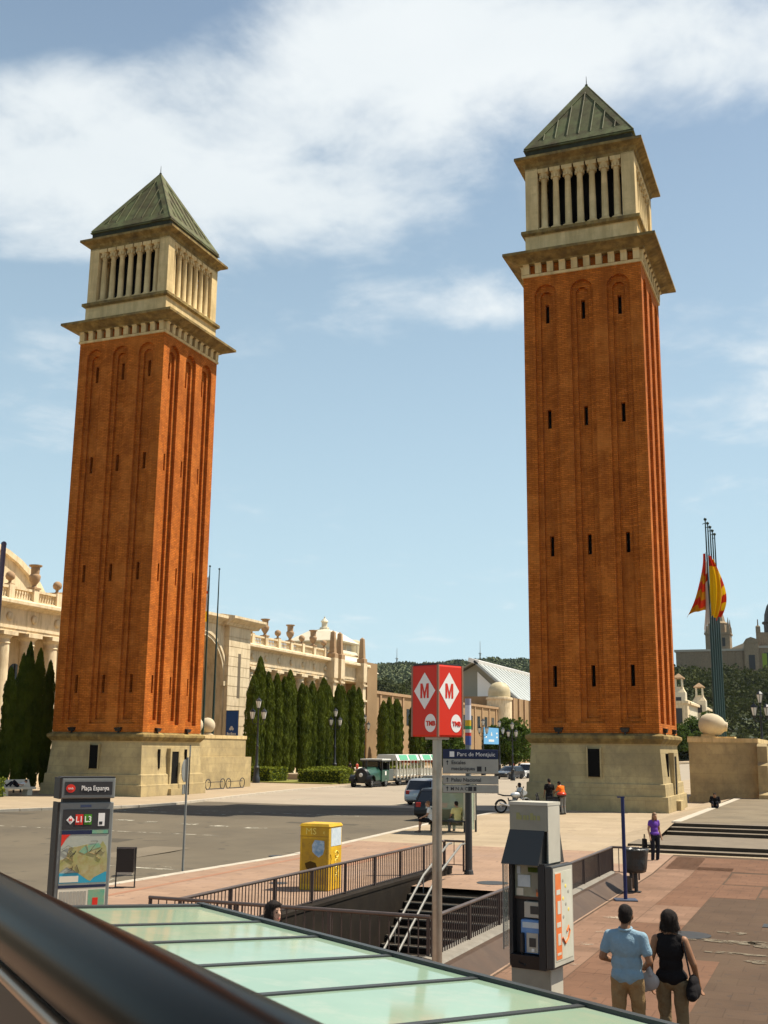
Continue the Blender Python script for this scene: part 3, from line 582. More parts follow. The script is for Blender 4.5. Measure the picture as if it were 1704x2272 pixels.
wing('near_wing', 50, 86, [50.9 + 3.02 * k for k in range(11)], first=1)
wr = wing('far_wing', 110.2, 146.5, [113.2 + 3.3 * k for k in range(7)], first=0)
# segmental gable behind the near wing
n = 20; arcp = [(75.0 + 11.0 * math.cos(t), 13.0 + 7.8 * math.sin(t)) for t in np.linspace(0, math.pi, n)]
g = MB().prism(arcp + [(64.0, 12), (86.0, 12)], 'x', -70.5, -69.5).build('gable', 'palace', pal)
for i in range(n - 1): MB().prism([arcp[i], arcp[i + 1], (arcp[i + 1][0] + (arcp[i + 1][0] - 75.0) * .06, arcp[i + 1][1] + .42), (arcp[i][0] + (arcp[i][0] - 75.0) * .06, arcp[i][1] + .42)], 'x', -70.9, -69.1).build('gable_coping', 'palace', g)
# arch pavilion
pv = MB(); em = lambda q: pv.quad(*[(-61.15 - p[2], p[0], p[1]) for p in q])
arch_layer(em, 88, 108, 0, 16.3, [(100.5, 9.2, 0.0, 10.1)], 0.0, 2.2, 24)
pv.box(-75, -63.35, 88, 95.8, 0, 16.3).box(-75, -63.35, 105.2, 110, 0, 16.3).box(-75, -61.15, 87.9, 88, 0, 16.3)
arch = MB(); pav = pv.build('arch_pavilion', 'palace_block', pal, fix=False)
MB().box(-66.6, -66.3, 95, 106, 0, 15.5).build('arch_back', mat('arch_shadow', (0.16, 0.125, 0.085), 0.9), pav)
for r0, r1, pr_ in ((4.6, 4.95, .16), (4.95, 5.25, .28)):
    q = MB(); ts = np.linspace(0, math.pi, 25)
    for t0, t1 in zip(ts, ts[1:]): q.prism([(100.5 + r0 * math.cos(t0), 10.1 + r0 * math.sin(t0)), (100.5 + r1 * math.cos(t0), 10.1 + r1 * math.sin(t0)), (100.5 + r1 * math.cos(t1), 10.1 + r1 * math.sin(t1)), (100.5 + r0 * math.cos(t1), 10.1 + r0 * math.sin(t1))], 'x', -61.15, -61.15 + pr_)
    q.build('archivolt', 'palace', pav)
for y in (95.2, 105.1): MB().box(-61.2, -60.75, y - .35, y + .75, 9.6, 10.1).box(-61.2, -60.95, y - .1, y + .5, 0, 9.6).build('impost', 'palace', pav)
def pylon(y0, y1):
    p = MB().box(-66, -60.6, y0, y1, 0, 16.1).build('pylon', 'palace_block', pal)
    for k in range(15):                                   # rusticated courses stand proud, leaving fine joints
        MB().box(-60.6, -60.52, y0 - .0, y1 + .08, .1 + k * 1.06, .1 + k * 1.06 + 1.0).box(-66, -60.52, y0 - .08, y0, .1 + k * 1.06, .1 + k * 1.06 + 1.0).build('course', 'palace', p)
    c = (y0 + y1) / 2
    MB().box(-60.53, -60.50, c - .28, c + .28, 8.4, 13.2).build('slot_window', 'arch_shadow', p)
    return p
pylon(105.3, 109.9); pylon(84.5, 89)
MB().prism([(-62.0, 16.1), (-60.4, 16.1), (-60.2, 16.35), (-59.5, 16.7), (-59.4, 16.8), (-59.4, 17.05), (-61, 17.3), (-75, 17.3), (-75, 16.1)], 'y', 104.3, 111.6).build('pylon_cornice', 'palace', pav)
MB().prism([(-61.4, 16.1), (-61.0, 16.1), (-60.8, 16.35), (-60.1, 16.7), (-60.1, 17.0), (-75, 17.3), (-75, 16.1)], 'y', 84, 104.3).build('pavilion_cornice', 'palace', pav)
MB().box(-70, -64, 97, 106, 17.25, 17.55).build('roof_slab', 'terracotta', pav)
# obelisks over clustered pilasters
for y in (133.9, 136.1, 143.8):
    o = MB().sq([(.55, 14.8), (.55, 15.4), (.38, 15.5), (.26, 18.2), (.02, 18.45)], (-61.3, y, 0)).build('obelisk', 'terracotta', wr)
    MB().box(-62, -60.9, y - .48, y + .48, 0, 12.2).box(-62, -60.75, y - .6, y + .6, 12.2, 14.8).build('pilaster', 'palace', wr)
    for z in (9.5, 11.6): MB().box(-62, -60.7, y - .62, y + .62, z, z + .25).build('pilaster_band', 'palace', wr)
MB().box(-72, -61.6, 146.5, 150.2, 0, 15.2).build('end_block', 'ochre_wall', pal)
# white domes on the palace roof
d = MB().sq([(6.5, 14.5), (5.2, 15.6), (4.2, 16.6), (3.75, 17.6)], (-72, 154, 0), cap1=False).build('dome_drum', 'dome_white', pal)
MB().sq([(4.05, 18.7), (4.15, 18.9), (3.2, 19.6), (1.9, 20.5), (.7, 20.9)], (-72, 154, 0)).sq([(3.2, 17.6), (3.2, 18.7)], (-72, 154, 0)).build('dome', 'dome_white', d)
MB().lathe([(.75, 20.8), (.75, 21.2), (.45, 21.3), (.45, 22.0), (.62, 22.1), (.30, 22.5), (.12, 22.6), (.10, 22.9)], 10, (-72, 154, 0)).build('lantern', 'dome_white', d)
for k in range(12): MB().box(-.07, .07, -.07, .07, 17.6, 18.75).move(Matrix.Translation((-72 + 3.6 * math.cos(k * math.pi / 6), 154 + 3.6 * math.sin(k * math.pi / 6), 0))).build('drum_pillar', 'palace', d)
d2 = MB().lathe([(3.4, 15.0), (2.2, 16.2), (1.75, 17.2), (1.6, 19.2), (1.3, 19.8), (.6, 20.1)], 12, (-71, 163, 0)).build('small_dome', 'gold_dome', pal, smooth='auto')
for k in range(8): MB().tube([(-71 + 1.66 * math.cos(k * math.pi / 4), 163 + 1.66 * math.sin(k * math.pi / 4), 17.2), (-71 + 1.5 * math.cos(k * math.pi / 4), 163 + 1.5 * math.sin(k * math.pi / 4), 19.3)], .1, 5).build('dome_rib', 'dome_white', d2)
MB().box(-90, -75, 150.2, 172, 0, 14.6).build('rear_block', 'palace_block', pal)
# ------------------------------------------------------------------ lower halls further along the avenue
h = thing('ochre_hall', 'long low ochre hall with a golden domed drum further down the avenue', 'building')
MB().box(-110, -75, 182, 262, 0, 12.6).build('wall', 'ochre_wall', h)
for k in range(14): MB().box(-75.0, -74.8, 184 + k * 5.6, 184.7 + k * 5.6, 0, 12.6).build('pilaster', 'terracotta', h)
for k in range(13): MB().box(-75.0, -74.93, 186.4 + k * 5.6, 188.4 + k * 5.6, 7.5, 10.5).build('window', 'palace_glass', h)
MB().box(-110.3, -74.7, 181.7, 262.3, 12.6, 13.1).build('parapet', 'terracotta', h)
MB().lathe([(3.0, 0), (3.0, 15.2)], 20, (-75.5, 262, 0)).build('drum', 'palace', h, smooth='auto'); MB().lathe([(3.25, 15.0), (3.25, 15.5), (2.75, 15.6)], 20, (-75.5, 262, 0)).build('drum_cornice', 'palace', h)
MB().lathe([(2.7, 15.5), (2.7, 16.9), (2.45, 17.9), (1.7, 18.8), (.7, 19.2), (.02, 19.3)], 20, (-75.5, 262, 0)).build('dome', 'gold_dome', h, smooth='auto')
MB().box(-90, -75.5, 265, 300, 0, 16.0).build('wall', 'ochre_wall', h)
for k in range(6): MB().box(-75.5, -75.1, 268 + k * 5.5, 269 + k * 5.5, 0, 16.0).build('pilaster', 'terracotta', h)
m_ = thing('grey_hall', 'modern grey exhibition hall with a long sloping ribbed roof behind the ochre hall', 'building')
MB().prism([(-103, 0), (-80, 0), (-80, 15.5), (-93, 26.6), (-103, 21.5)], 'y', 300, 420).build('hall', 'grey_wall', m_)
rp = [(-79.4, 15.3), (-93, 27.0), (-92.6, 27.5), (-79, 15.9)]; rf_ = MB().prism(rp, 'y', 297, 421).build('roof', 'grey_roof', m_)
MB().prism([(-93.2, 26.9), (-103.5, 21.6), (-103.5, 22.1), (-93, 27.4)], 'y', 298, 421).build('roof', 'grey_wall', m_)
MB().prism([(-94.6, 27.2), (-91.6, 26.3), (-91.3, 27.4), (-94.3, 28.3)], 'y', 297, 421).build('ridge_light', 'white_print', m_)
for k in range(30): MB().prism([(-79.2, 15.95), (-92.6, 27.5), (-92.6, 27.68), (-79.2, 16.13)], 'y', 298 + k * 4, 298.25 + k * 4).build('roof_rib', 'grey_wall', rf_)
MB().prism([(-92.6, 24.5), (-92.6, 15.6), (-83, 15.6)], 'y', 299.6, 299.9).build('gable_panel', 'white_print', m_)
MB().box(-102.5, -80.5, 292, 299.5, 0, 15.2).build('entrance_block', 'grey_wall', m_); MB().box(-100, -82, 291.6, 292, 13.4, 15.7).build('fascia', 'cream', m_)
# ================================================================== trees and hedges
def cypress_mesh(seed, n=7000):
    rng = np.random.default_rng(seed); t = rng.uniform(0, 1, n) ** 0.9; a = rng.uniform(0, 2 * math.pi, n)
    prof = lambda t: np.where(t < .12, .55 + t / .12 * .35, np.where(t < .80, .92 + .08 * np.sin((t - .12) / .68 * math.pi), .92 * np.clip((1 - t) / .20, 0, 1) ** .55))
    ph = rng.uniform(0, 6.28, 4); lump = 1 + .07 * np.sin(3 * a + ph[0] + t * 6) + .07 * np.sin(5 * a + ph[1] - t * 11) + .06 * np.sin(t * 34 + ph[2] + 2 * a) + .08 * np.sin(2 * a + t * 60 + ph[3])
    r = prof(t) * lump * rng.uniform(.78, 1.05, n); P = np.stack([r * np.cos(a), r * np.sin(a), t], 1)
    P[:, :2] *= .95; P[:, 2] = .35 + P[:, 2] * 9.6
    lean = rng.normal(size=2) * .12; P[:, :2] += (P[:, 2:] / 10) ** 2 * lean
    V, F = leaf_cards(P, .115, 2.8, up=3.4)
    core = MB(); ts = np.linspace(0, .97, 18); nn = 12
    core.rings([[(float(prof(np.array(tt))) * .74 * math.cos(2 * math.pi * k / nn) * (1 + .1 * math.sin(3 * k + tt * 20)) + lean[0] * tt * tt, float(prof(np.array(tt))) * .74 * math.sin(2 * math.pi * k / nn) + lean[1] * tt * tt, .4 + tt * 9.5) for k in range(nn)] for tt in ts])
    me = npmesh('crown', V, F, 'cypress'); cm = core.mesh('core', 'cypress')
    bm = bmesh.new(); bm.from_mesh(me); bm.from_mesh(cm); bm.to_mesh(me); bm.free(); return me
CYP = [cypress_mesh(s) for s in range(5)]
trunk_m = MB().tube([(0, 0, -.1), (.02, 0, .5), (0, 0, 1.2)], [.16, .13, .1], 7).mesh('trunk', 'bark')
def cypress(x, y, h, w, label, group, i):
    t = thing('cypress_tree', label, 'cypress', (x, y, 0), i * 2.1, group); k = h / 10.0
    put('crown', CYP[i % 5], t, sc=(w, w, k)); put('trunk', trunk_m, t, sc=(w, w, 1)); return t
rr = random.Random(5)
ORD = ['first', 'second', 'third', 'fourth', 'fifth', 'sixth', 'seventh', 'eighth', 'ninth', 'tenth', 'eleventh', 'twelfth', 'thirteenth', 'fourteenth', 'fifteenth', 'sixteenth', 'seventeenth', 'eighteenth', 'nineteenth', 'twentieth']
for i, (y, h) in enumerate(((60.2, 9.6), (62.0, 9.3), (63.6, 9.8), (65.2, 9.5), (66.6, 8.8), (67.9, 9.9), (69.0, 10.9), (70.1, 10.5), (71.9, 9.7))):
    cypress(-52.2 + rr.uniform(-.3, .3), y * .916, (h - 3.2) * .916 + 3.2, rr.uniform(.41, .48), 'slim dark cypress, ' + (ORD[8 - i] if i < 8 else 'first') + ' from the left tower in the row at the left edge', 'cypresses left of the left tower', i)
hs = [10.4, 12.4, 10.9, 10.8, 10.6, 10.2, 11.5, 10.0, 10.2, 10.0, 10.6, 10.1, 11.2, 10.4, 10.6, 10.4, 10.6, 10.7, 10.5]
for i, h in enumerate(hs):
    cypress(-55 + rr.uniform(-.5, .5), 101.2 + i * 1.43 + rr.uniform(-.25, .25), h, rr.uniform(.72, .80), 'cypress, ' + ORD[i] + ' from the left in the long close row before the palace', 'cypresses before the palace', i + 2)
for i, (y, h) in enumerate(((132.2, 10.5), (134.4, 9.2), (143.2, 9.6), (145.2, 10.2), (147.6, 10.0), (149.8, 10.1), (155.0, 10.0), (157.0, 10.3), (159.6, 9.4), (166, 9.5), (171, 9.0), (176, 9.6))):
    cypress(-58 + rr.uniform(-.4, .4), y, h, rr.uniform(.70, .82), 'cypress, ' + ORD[i] + ' from the left in the spaced row before the ochre hall', 'cypresses before the ochre hall', i + 1)
def crown_mesh(seed, clumps, per, R3, cl, size, m, flat=1.0):
    rng = np.random.default_rng(seed); c = rng.normal(size=(clumps, 3)); c /= np.linalg.norm(c, axis=1)[:, None]; c *= rng.uniform(.35, 1, (clumps, 1)) ** .5; c = c * np.array(R3)
    c[:, 2] = np.maximum(c[:, 2], -R3[2] * .6)
    q = rng.normal(size=(clumps, per, 3)); q /= np.linalg.norm(q, axis=2)[..., None]; q *= rng.uniform(.5, 1, (clumps, per, 1)) * cl * rng.uniform(.6, 1.2, (clumps, 1, 1)); q[..., 2] *= .75
    P = (c[:, None, :] + q).reshape(-1, 3); V, F = leaf_cards(P, size, 1.5); return npmesh('crown', V, F, m)
def limbs(h, spread, seed, r=.2):
    g = random.Random(seed); mb = MB().tube([(0, 0, -.2), (.05, .03, h * .5), (0, 0, h)], [r, r * .8, r * .6], 8)
    for k in range(5):
        a = k * 1.26 + g.random(); mb.tube([(0, 0, h * (.6 + .08 * k)), (spread * .5 * math.cos(a), spread * .5 * math.sin(a), h * 1.15), (spread * math.cos(a), spread * math.sin(a), h * 1.5)], [r * .5, r * .35, r * .15], 6)
    return mb.mesh('trunk', 'bark')
RC = [crown_mesh(20 + k, 70, 110, (3.0, 3.0, 3.0), .95, .26, 'leaf') for k in range(2)]; RT = limbs(2.4, 1.6, 3)
def tree(x, y, s, label, group=None, k=0, z=0, zc=5.2, name='leafy_tree', me=None):
    t = thing(name, label, 'tree', (x, y, z), k * 1.7, group); put('crown', me or RC[k % 2], t, (0, 0, zc * s), sc=s); put('trunk', RT, t, sc=s); return t
tree(-45.5, 163, 1.2, 'round bushy green tree just left of the right tower foot', k=0, zc=3.7)
tree(-48.5, 171, .95, 'smaller rounded green tree behind the round bushy one', k=1, zc=3.4)
tree(-52, 152, .95, 'green tree half hidden behind the red station sign', k=1, zc=3.6)
tree(-50, 182, .9, 'far green tree between the round trees and the ochre hall', k=0, zc=4.4)
# box hedges: clipped volume wrapped in small leaves
def hedge(label, x0, x1, y0, y1, h, z=0.0):
    t = thing('box_hedge', label, 'hedge', ((x0 + x1) / 2, (y0 + y1) / 2, z)); w, d_ = x1 - x0, y1 - y0
    n = int(900 * (w * d_ + 2 * h * (w + d_)) / 14); U = RNG.uniform(-.5, .5, (n, 3)); ax = RNG.integers(0, 6, n)
    P = U * np.array([w, d_, h]); P[:, 2] += h / 2
    P[ax == 0, 0] = w / 2; P[ax == 1, 0] = -w / 2; P[ax == 2, 1] = -d_ / 2; P[ax == 3, 1] = d_ / 2; P[ax > 3, 2] = h
    P += RNG.normal(size=P.shape) * .05; V, F = leaf_cards(P, .13, 1.5); put('foliage', npmesh('foliage', V, F, 'hedge'), t)
    MB().box(-w / 2 + .05, w / 2 - .05, -d_ / 2 + .05, d_ / 2 - .05, .0, h - .05).build('hedge_body', mat('hedge_core', (0.03, 0.045, 0.008), 0.95), t)
hedge('clipped green hedge right of the left pedestal, left of the two front ones', -53.5, -49.2, 94.0, 97.6, 1.3)
hedge('clipped green hedge nearest the little green train', -46.5, -42.2, 94.4, 97.6, 1.2)
hedge('low dark hedge at the left edge beside the bench', -50.6, -48.3, 53.0, 57.0, 1.1)
hedge('low clipped hedge behind the near benches', -54.0, -51.5, 112, 118, 1.1)
hedge('low clipped hedge near the train front', -50.0, -47.5, 124, 131, 1.1)
# lawn strip and planting bed edges
mb = MB(); mb.box(-53, -42.4, 93, 100.5, -.1, .10); struct('planting_bed', mb, mat('lawn', (0.16, 0.17, 0.03), 0.95, (0.22, 0.19, 0.06), 1.2))
struct('fountain_basin', MB().box(-54.5, -43, 104, 128, -.1, .55).box(-53.8, -43.7, 104.7, 127.3, .55, .56), 'beige_paving')
# ================================================================== far hills
def hill(name, pts, depth, back, m, amp, seed):
    """ridge through (x, y, z) points, dropping to the plain in front"""
    rng = np.random.default_rng(seed); P = np.array(pts, float); n = 60; k = 14; s = np.linspace(0, 1, n); tt = np.linspace(0, 1, len(P))
    rx = np.interp(s, tt, P[:, 0]); ry = np.interp(s, tt, P[:, 1]); rz = np.interp(s, tt, P[:, 2]); V = []; F = []
    for j in range(k + 1):
        u = j / k; z = rz * (1 - (1 - u) ** 1.7) if True else 0
        V += list(zip(rx - (1 - u) * depth[0], ry - (1 - u) * depth[1], z * u ** .4 + rng.normal(size=n) * amp * u))
    for j in range(k):
        for i in range(n - 1): F.append((j * n + i, j * n + i + 1, (j + 1) * n + i + 1, (j + 1) * n + i))
    o = put(name, npmesh(name, V, F, m, True)); tag(o, kind='structure'); return np.array(V).reshape(k + 1, n, 3)
HG = hill('far_hill', [(-760, 1300, 88), (-640, 1345, 96), (-573, 1386, 104), (-534, 1402, 108), (-500, 1416, 107), (-460, 1430, 111), (-421, 1448, 116), (-376, 1466, 114), (-320, 1489, 108), (-200, 1530, 108), (200, 1600, 100)], (-60, 700), 0, 'hill_ground', 1.2, 3)
def forest(name, grid, n, r, m, per, size, seed, zlo=0.0, smin=.6):
    rng = np.random.default_rng(seed); k, w, _ = grid.shape; u = rng.uniform(zlo, 1, n) * (k - 1.001); v = rng.uniform(0, 1, n) * (w - 1.001); i = u.astype(int); j = v.astype(int); fu = (u - i)[:, None]; fv = (v - j)[:, None]
    c = (grid[i, j] * (1 - fu) + grid[np.minimum(i + 1, k - 1), j] * fu) * (1 - fv) + (grid[i, j + 1] * (1 - fu) + grid[np.minimum(i + 1, k - 1), j + 1] * fu) * fv
    rad = r * rng.uniform(smin, 1.25, n); q = rng.normal(size=(n, per, 3)); q /= np.linalg.norm(q, axis=2)[..., None]; q[..., 2] = np.abs(q[..., 2]) * 1.05
    P = (c[:, None] + q * rad[:, None, None] * rng.uniform(.75, 1, (n, per, 1))).reshape(-1, 3); V, F = leaf_cards(P, size, 1.3)
    return tag(put(name, npmesh(name, V, F, m)), None, None, None, 'stuff')
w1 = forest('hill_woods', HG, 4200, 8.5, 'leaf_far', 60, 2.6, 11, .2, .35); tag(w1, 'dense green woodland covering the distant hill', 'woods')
# masts on the ridge
for lab, x, y, z, h in (('thin dark radio mast on the distant ridge left of the station sign', -545, 1398, 106, 30), ('pale lattice mast on the hilltop beside the right tower', -441, 1440, 112, 34)):
    t = thing('radio_mast', lab, 'mast', (x, y, z)); MB().lathe([(1.6, 0), (.9, h * .55), (.45, h * .6), (.3, h)], 6).build('mast', 'grey_roof', t); MB().box(-1.8, 1.8, -1.2, 1.2, h * .5, h * .53).build('platform', 'grey_roof', t)
t = thing('white_spire', 'small white monument among the trees of the distant hill', 'monument', (-585, 1290, 90)); MB().lathe([(3, 0), (2.6, 8), (1.2, 9), (1.0, 18), (.2, 24)], 8).build('spire', 'white_print', t); MB().box(-5, 5, -5, 5, -6, 0).build('plinth', 'white_print', t)
fo = thing('hill_fort', 'long low grey fortress wall on the crest of the distant hill', 'fortress', (-600, 1372, 104)); MB().box(-30, 30, -6, 6, -3, 3.5).build('wall', 'grey_wall', fo); MB().box(-32, -28, -7, 7, -3, 7).build('tower', 'grey_wall', fo); MB().box(14, 18, -6, 6, 3.5, 6).build('tower', 'grey_wall', fo)
# houses at the foot of the hill
for k, (x, y, w, h, lab) in enumerate(((-440, 950, 12, 18, 'white house peeping from the trees left of the red sign'), (-400, 945, 9, 15, 'small pale house right of its white neighbour at the hill foot'), (-365, 950, 10, 20, 'pale cubic house at the hill foot beside the red sign'))):
    t = thing('hillside_house', lab, 'house', (x, y, 6)); MB().box(-w / 2, w / 2, -5, 5, 0, h).build('wall', 'dome_white', t); MB().box(-w / 2 - .4, w / 2 + .4, -5.4, 5.4, h, h + .8).build('roof', 'terracotta', t); MB().box(-1, 1, -5.05, -5, h * .6, h * .85).build('window', 'charcoal', t)
tree(-237, 520, 3.6, 'bright yellow-green tree at the foot of the hill left of the sign', k=1, z=3, zc=4.6, me=crown_mesh(44, 40, 70, (3, 3, 2.2), .9, .4, mat('leaf_bright', (0.20, 0.24, 0.02), 0.8, (0.12, 0.15, 0.015), 0.4, 3, transl=0.25) and 'leaf_bright'))
# ------------------------------------------------------------------ hillside of the national palace
HP = hill('palace_hill', [(-330, 760, 44), (-200, 770, 50), (-120, 780, 54), (-60, 780, 52), (0, 780, 50), (90, 780, 48), (260, 770, 40)], (0, 330), 0, 'hill_ground', .5, 5)
w2 = forest('hillside_trees', HP, 1500, 7.5, 'leaf_dark', 110, 1.5, 12, .02, .4); tag(w2, 'dark green trees massed on the slope below the hilltop palace', 'woods')
# ================================================================== the domed palace on the hill
np_ = thing('hilltop_palace', 'brown domed palace on the hill at the right edge behind the flags', 'palace', (0, 0, 0))
cx0 = -29.0; PB = 800
MB().box(-102, cx0 - 27, PB, PB + 60, 46, 71.5).build('wing', 'mnac', np_); MB().box(cx0 + 27, 44, PB, PB + 60, 46, 71.5).build('wing', 'mnac', np_)
MB().box(-103, cx0 - 27, PB - 1, PB + 61, 71.5, 73).build('cornice', 'mnac_roof', np_); MB().box(cx0 + 27, 45, PB - 1, PB + 61, 71.5, 73).build('cornice', 'mnac_roof', np_)
for k in range(9): MB().box(-100 + k * 5.2, -99 + k * 5.2, PB - .5, PB, 50, 71.5).build('pilaster', 'mnac', np_)
for k in range(8): MB().box(-98 + k * 5.2, -96.2 + k * 5.2, PB - .15, PB + .1, 50.5, 54).build('window', 'charcoal', np_)
MB().box(cx0 - 27, cx0 + 27, PB - 4, PB + 50, 42, 74).build('central_block', 'mnac', np_); MB().box(cx0 - 27.6, cx0 + 27.6, PB - 4.8, PB - 4, 72.6, 74.2).build('cornice', 'mnac_roof', np_)
for s in (-1, 1):
    x = cx0 + s * 22
    MB().box(x - 4.6, x + 4.6, PB - 6, PB - 4, 45, 76).build('bay', 'mnac', np_); MB().prism([(x - 5.2, 76), (x + 5.2, 76), (x + 3.2, 79), (x, 80.2), (x - 3.2, 79)], 'y', PB - 6.3, PB - 3).build('bay_gable', 'mnac', np_)
    MB().box(x - 1.1, x + 1.1, PB - 6.2, PB - 6, 76.6, 79).build('gable_niche', 'charcoal', np_); MB().box(x - 2.0, x + 2.0, PB - 6.2, PB - 6, 58, 68).build('window', 'charcoal', np_)
    MB().box(x + s * -6.6, x + s * -6.6 + 3.0, PB - 4.6, PB - 4.3, 50, 69).build('banner', mat('green_banner', (0.26, 0.34, 0.04), 0.7), np_)
for k in range(5): MB().box(cx0 - 14 + k * 6, cx0 - 10.5 + k * 6, PB - 4.2, PB - 3.9, 60, 69.5).build('window', 'charcoal', np_)
for k in range(5): MB().box(cx0 - 14 + k * 6, cx0 - 10.5 + k * 6, PB - 4.2, PB - 3.9, 44, 54).build('door', 'charcoal', np_)
MB().prism([(-70, 73), (cx0 - 20, 73), (cx0 - 20, 81), (-52, 80)], 'y', PB + 14, PB + 50).build('hall_roof', 'mnac_roof', np_)
MB().box(cx0 - 19, cx0 + 19, PB + 2, PB + 40, 74, 84).build('dome_base', 'mnac', np_)
for s in (-1, 1):
    x = cx0 + s * 17.5; MB().sq([(1.5, 84), (1.5, 88), (.4, 89), (.3, 93)], (x, PB + 3, 0)).build('pinnacle', 'mnac', np_)
MB().lathe([(14.5, 84), (14.5, 91), (15.6, 91.5), (15.6, 92.6), (14.2, 93), (13.8, 98), (12, 104), (8.5, 109), (3.8, 112), (3.2, 116), (1, 118)], 24, (cx0, PB + 20, 0)).build('dome', 'mnac_dome', np_, smooth='auto')
def ptower(x, y):
    t = MB().box(x - 8.2, x + 8.2, y - 8.2, y + 8.2, 60, 84).build('side_tower', 'mnac', np_)
    MB().box(x - 8.9, x + 8.9, y - 8.9, y + 8.9, 83.4, 84.6).build('tower_cornice', 'mnac', t)
    MB().lathe([(7.0, 84.6), (6.6, 91), (7.0, 91.4), (5.0, 93), (3.6, 99), (2.6, 100), (2.2, 103), (.8, 105), (.15, 109)], 8, (x, y, 0)).build('tower_top', 'mnac', t)
    for sx in (-1, 1):
        for sy in (-1, 1): MB().sq([(1.15, 84.6), (1.0, 89), (.6, 90), (.1, 95)], (x + sx * 7.4, y + sy * 7.4, 0)).build('pinnacle', 'mnac', t)
    for sx in (-4, 0, 4): MB().box(x + sx - 1, x + sx + 1, y - 8.3, y - 8.15, 75, 81).build('belfry_window', 'charcoal', t)
ptower(-73.5, PB + 10); ptower(15.5, PB + 10)
MB().box(cx0 - 60, cx0 + 60, PB - 30, PB, 40, 46).build('terrace', 'mnac', np_)
# terraces and cascade steps below the palace
ca = thing('cascade_steps', 'pale stone terraces and stairs stepping up the slope at the right edge', 'stairs')
for k in range(9):
    MB().box(cx0 - 16 - k * 0.6, cx0 + 16 + k * .6, 470 + k * 34, 520 + k * 34, 2 + k * 4.4 - 6, 4.0 + k * 4.9).build('terrace_wall', 'mnac_roof' if k % 2 else 'mnac', ca)
    MB().box(cx0 - 16.6 - k * .6, cx0 + 16.6 + k * .6, 469.5 + k * 34, 470 + k * 34, 3.6 + k * 4.9, 4.8 + k * 4.9).build('terrace_rail', 'cream', ca)
# twin-turreted pavilion at the end of the avenue
tp = thing('turreted_pavilion', 'small cream pavilion with two turrets seen right of the right tower', 'building', (0, 0, 0))
MB().box(-62, -47.5, 402, 470, 6, 19.5).build('wall', 'dome_white', tp); MB().prism([(-63, 19.2), (-46.6, 19.2), (-46.6, 20), (-49, 21.2), (-63, 21.2)], 'y', 400.5, 471).build('cornice', 'palace', tp)
MB().box(-53.2, -47.4, 396, 402.1, 6, 19.5).build('porch', 'palace', tp); MB().box(-51.8, -49.2, 395.85, 396.0, 12.5, 17.8).build('niche', 'charcoal', tp); MB().box(-53.6, -47.0, 395.5, 402.4, 19.4, 20.3).build('porch_cornice', 'palace', tp)
for x, y, zz in ((-50.3, 399.0, 20.0), (-46.9, 430.0, 18.5)):
    q = MB().box(x - 2.3, x + 2.3, y - 2.3, y + 2.3, zz - 4, zz + 3.2).build('turret', 'dome_white', tp); MB().sq([(2.3, zz + 3.2), (1.5, zz + 4.6), (1.4, zz + 5.2)], (x, y, 0)).build('turret_shoulder', 'palace', q)
    MB().box(x - .9, x + .9, y - 2.4, y - 2.28, zz - 1.2, zz + 1.6).build('arch_window', 'charcoal', q)
    for sx in (-1, 1):
        for sy in (-1, 1): MB().box(x + sx * 1.1 - .22, x + sx * 1.1 + .22, y + sy * 1.1 - .22, y + sy * 1.1 + .22, zz + 5.2, zz + 8.0).build('lantern_post', 'dome_white', q)
    MB().sq([(1.9, zz + 8), (1.9, zz + 8.3), (.15, zz + 9.8)], (x, y, 0)).build('lantern_roof', 'terracotta', q)
for k, (x, y, s) in enumerate(((-43, 330, 1.5), (-40, 345, 1.7), (-46.5, 322, 1.25), (-36.5, 350, 1.9))): tree(x, y, s, ['leafy green tree at the foot of the turreted pavilion', 'taller leafy tree between the pavilion and the flagpoles', 'low round tree against the right tower edge below the pavilion', 'dark leafy tree behind the stone egg'][k], k=k, z=1, zc=4.0)
# ================================================================== railings round the stair opening
mat('rail_top', (0.16, 0.115, 0.095), 0.35, (0.11, 0.08, 0.065), 3.0, metal=0.5)
bar_m = MB().tube([(0, 0, 0), (0, 0, .70)], .0125, 6).mesh('bar', 'rail_metal'); post_m = MB().box(-.022, .022, -.03, .03, -.12, .76).mesh('post', 'rail_metal')
def railing(label, pts, z, step=.135, ppost=1.75, thick=.033):
    """pts: plan polyline; bars, posts, bottom and top rail"""
    t = thing('railing', label, 'railing', (pts[0][0], pts[0][1], z)); o = Vector(pts[0])
    for a, b in zip(pts, pts[1:]):
        a = Vector(a) - o; b = Vector(b) - o; L = (b - a).length; d = (b - a) / L; ang = math.atan2(d.y, d.x)
        MB().tube([(a.x - d.x * .03, a.y - d.y * .03, .75), (b.x + d.x * .03, b.y + d.y * .03, .75)], thick, 10).build('handrail', 'rail_top', t, smooth='auto')
        MB().tube([(a.x, a.y, .07), (b.x, b.y, .07)], .014, 6).build('bottom_rail', 'rail_metal', t)
        n = int(L / ppost)
        for i in range(n + 1): put('post', post_m, t, (a.x + d.x * L * i / n, a.y + d.y * L * i / n, 0), rz=ang)
        m = int(L / step)
        for i in range(1, m): put('bar', bar_m, t, (a.x + d.x * L * i / m, a.y + d.y * L * i / m, .06))
    return t
railing('long brown bar railing on the far side of the stair opening, by the yellow box', [(-11.3, 18.25), (-11.3, 33.1)], -.25)
railing('brown bar railing across the near end of the stair opening', [(-11.9, 18.2), (-6.5, 18.2)], -.25, .17)
railing('brown bar railing on the near side of the stair opening, behind the phone booth', [(-6.42, 18.2), (-6.3, 33.4)], -.25, .12)
railing('short railing return at the top of the stairs on the near side', [(-6.3, 33.4), (-5.55, 33.4)], -.25, .16, .7)
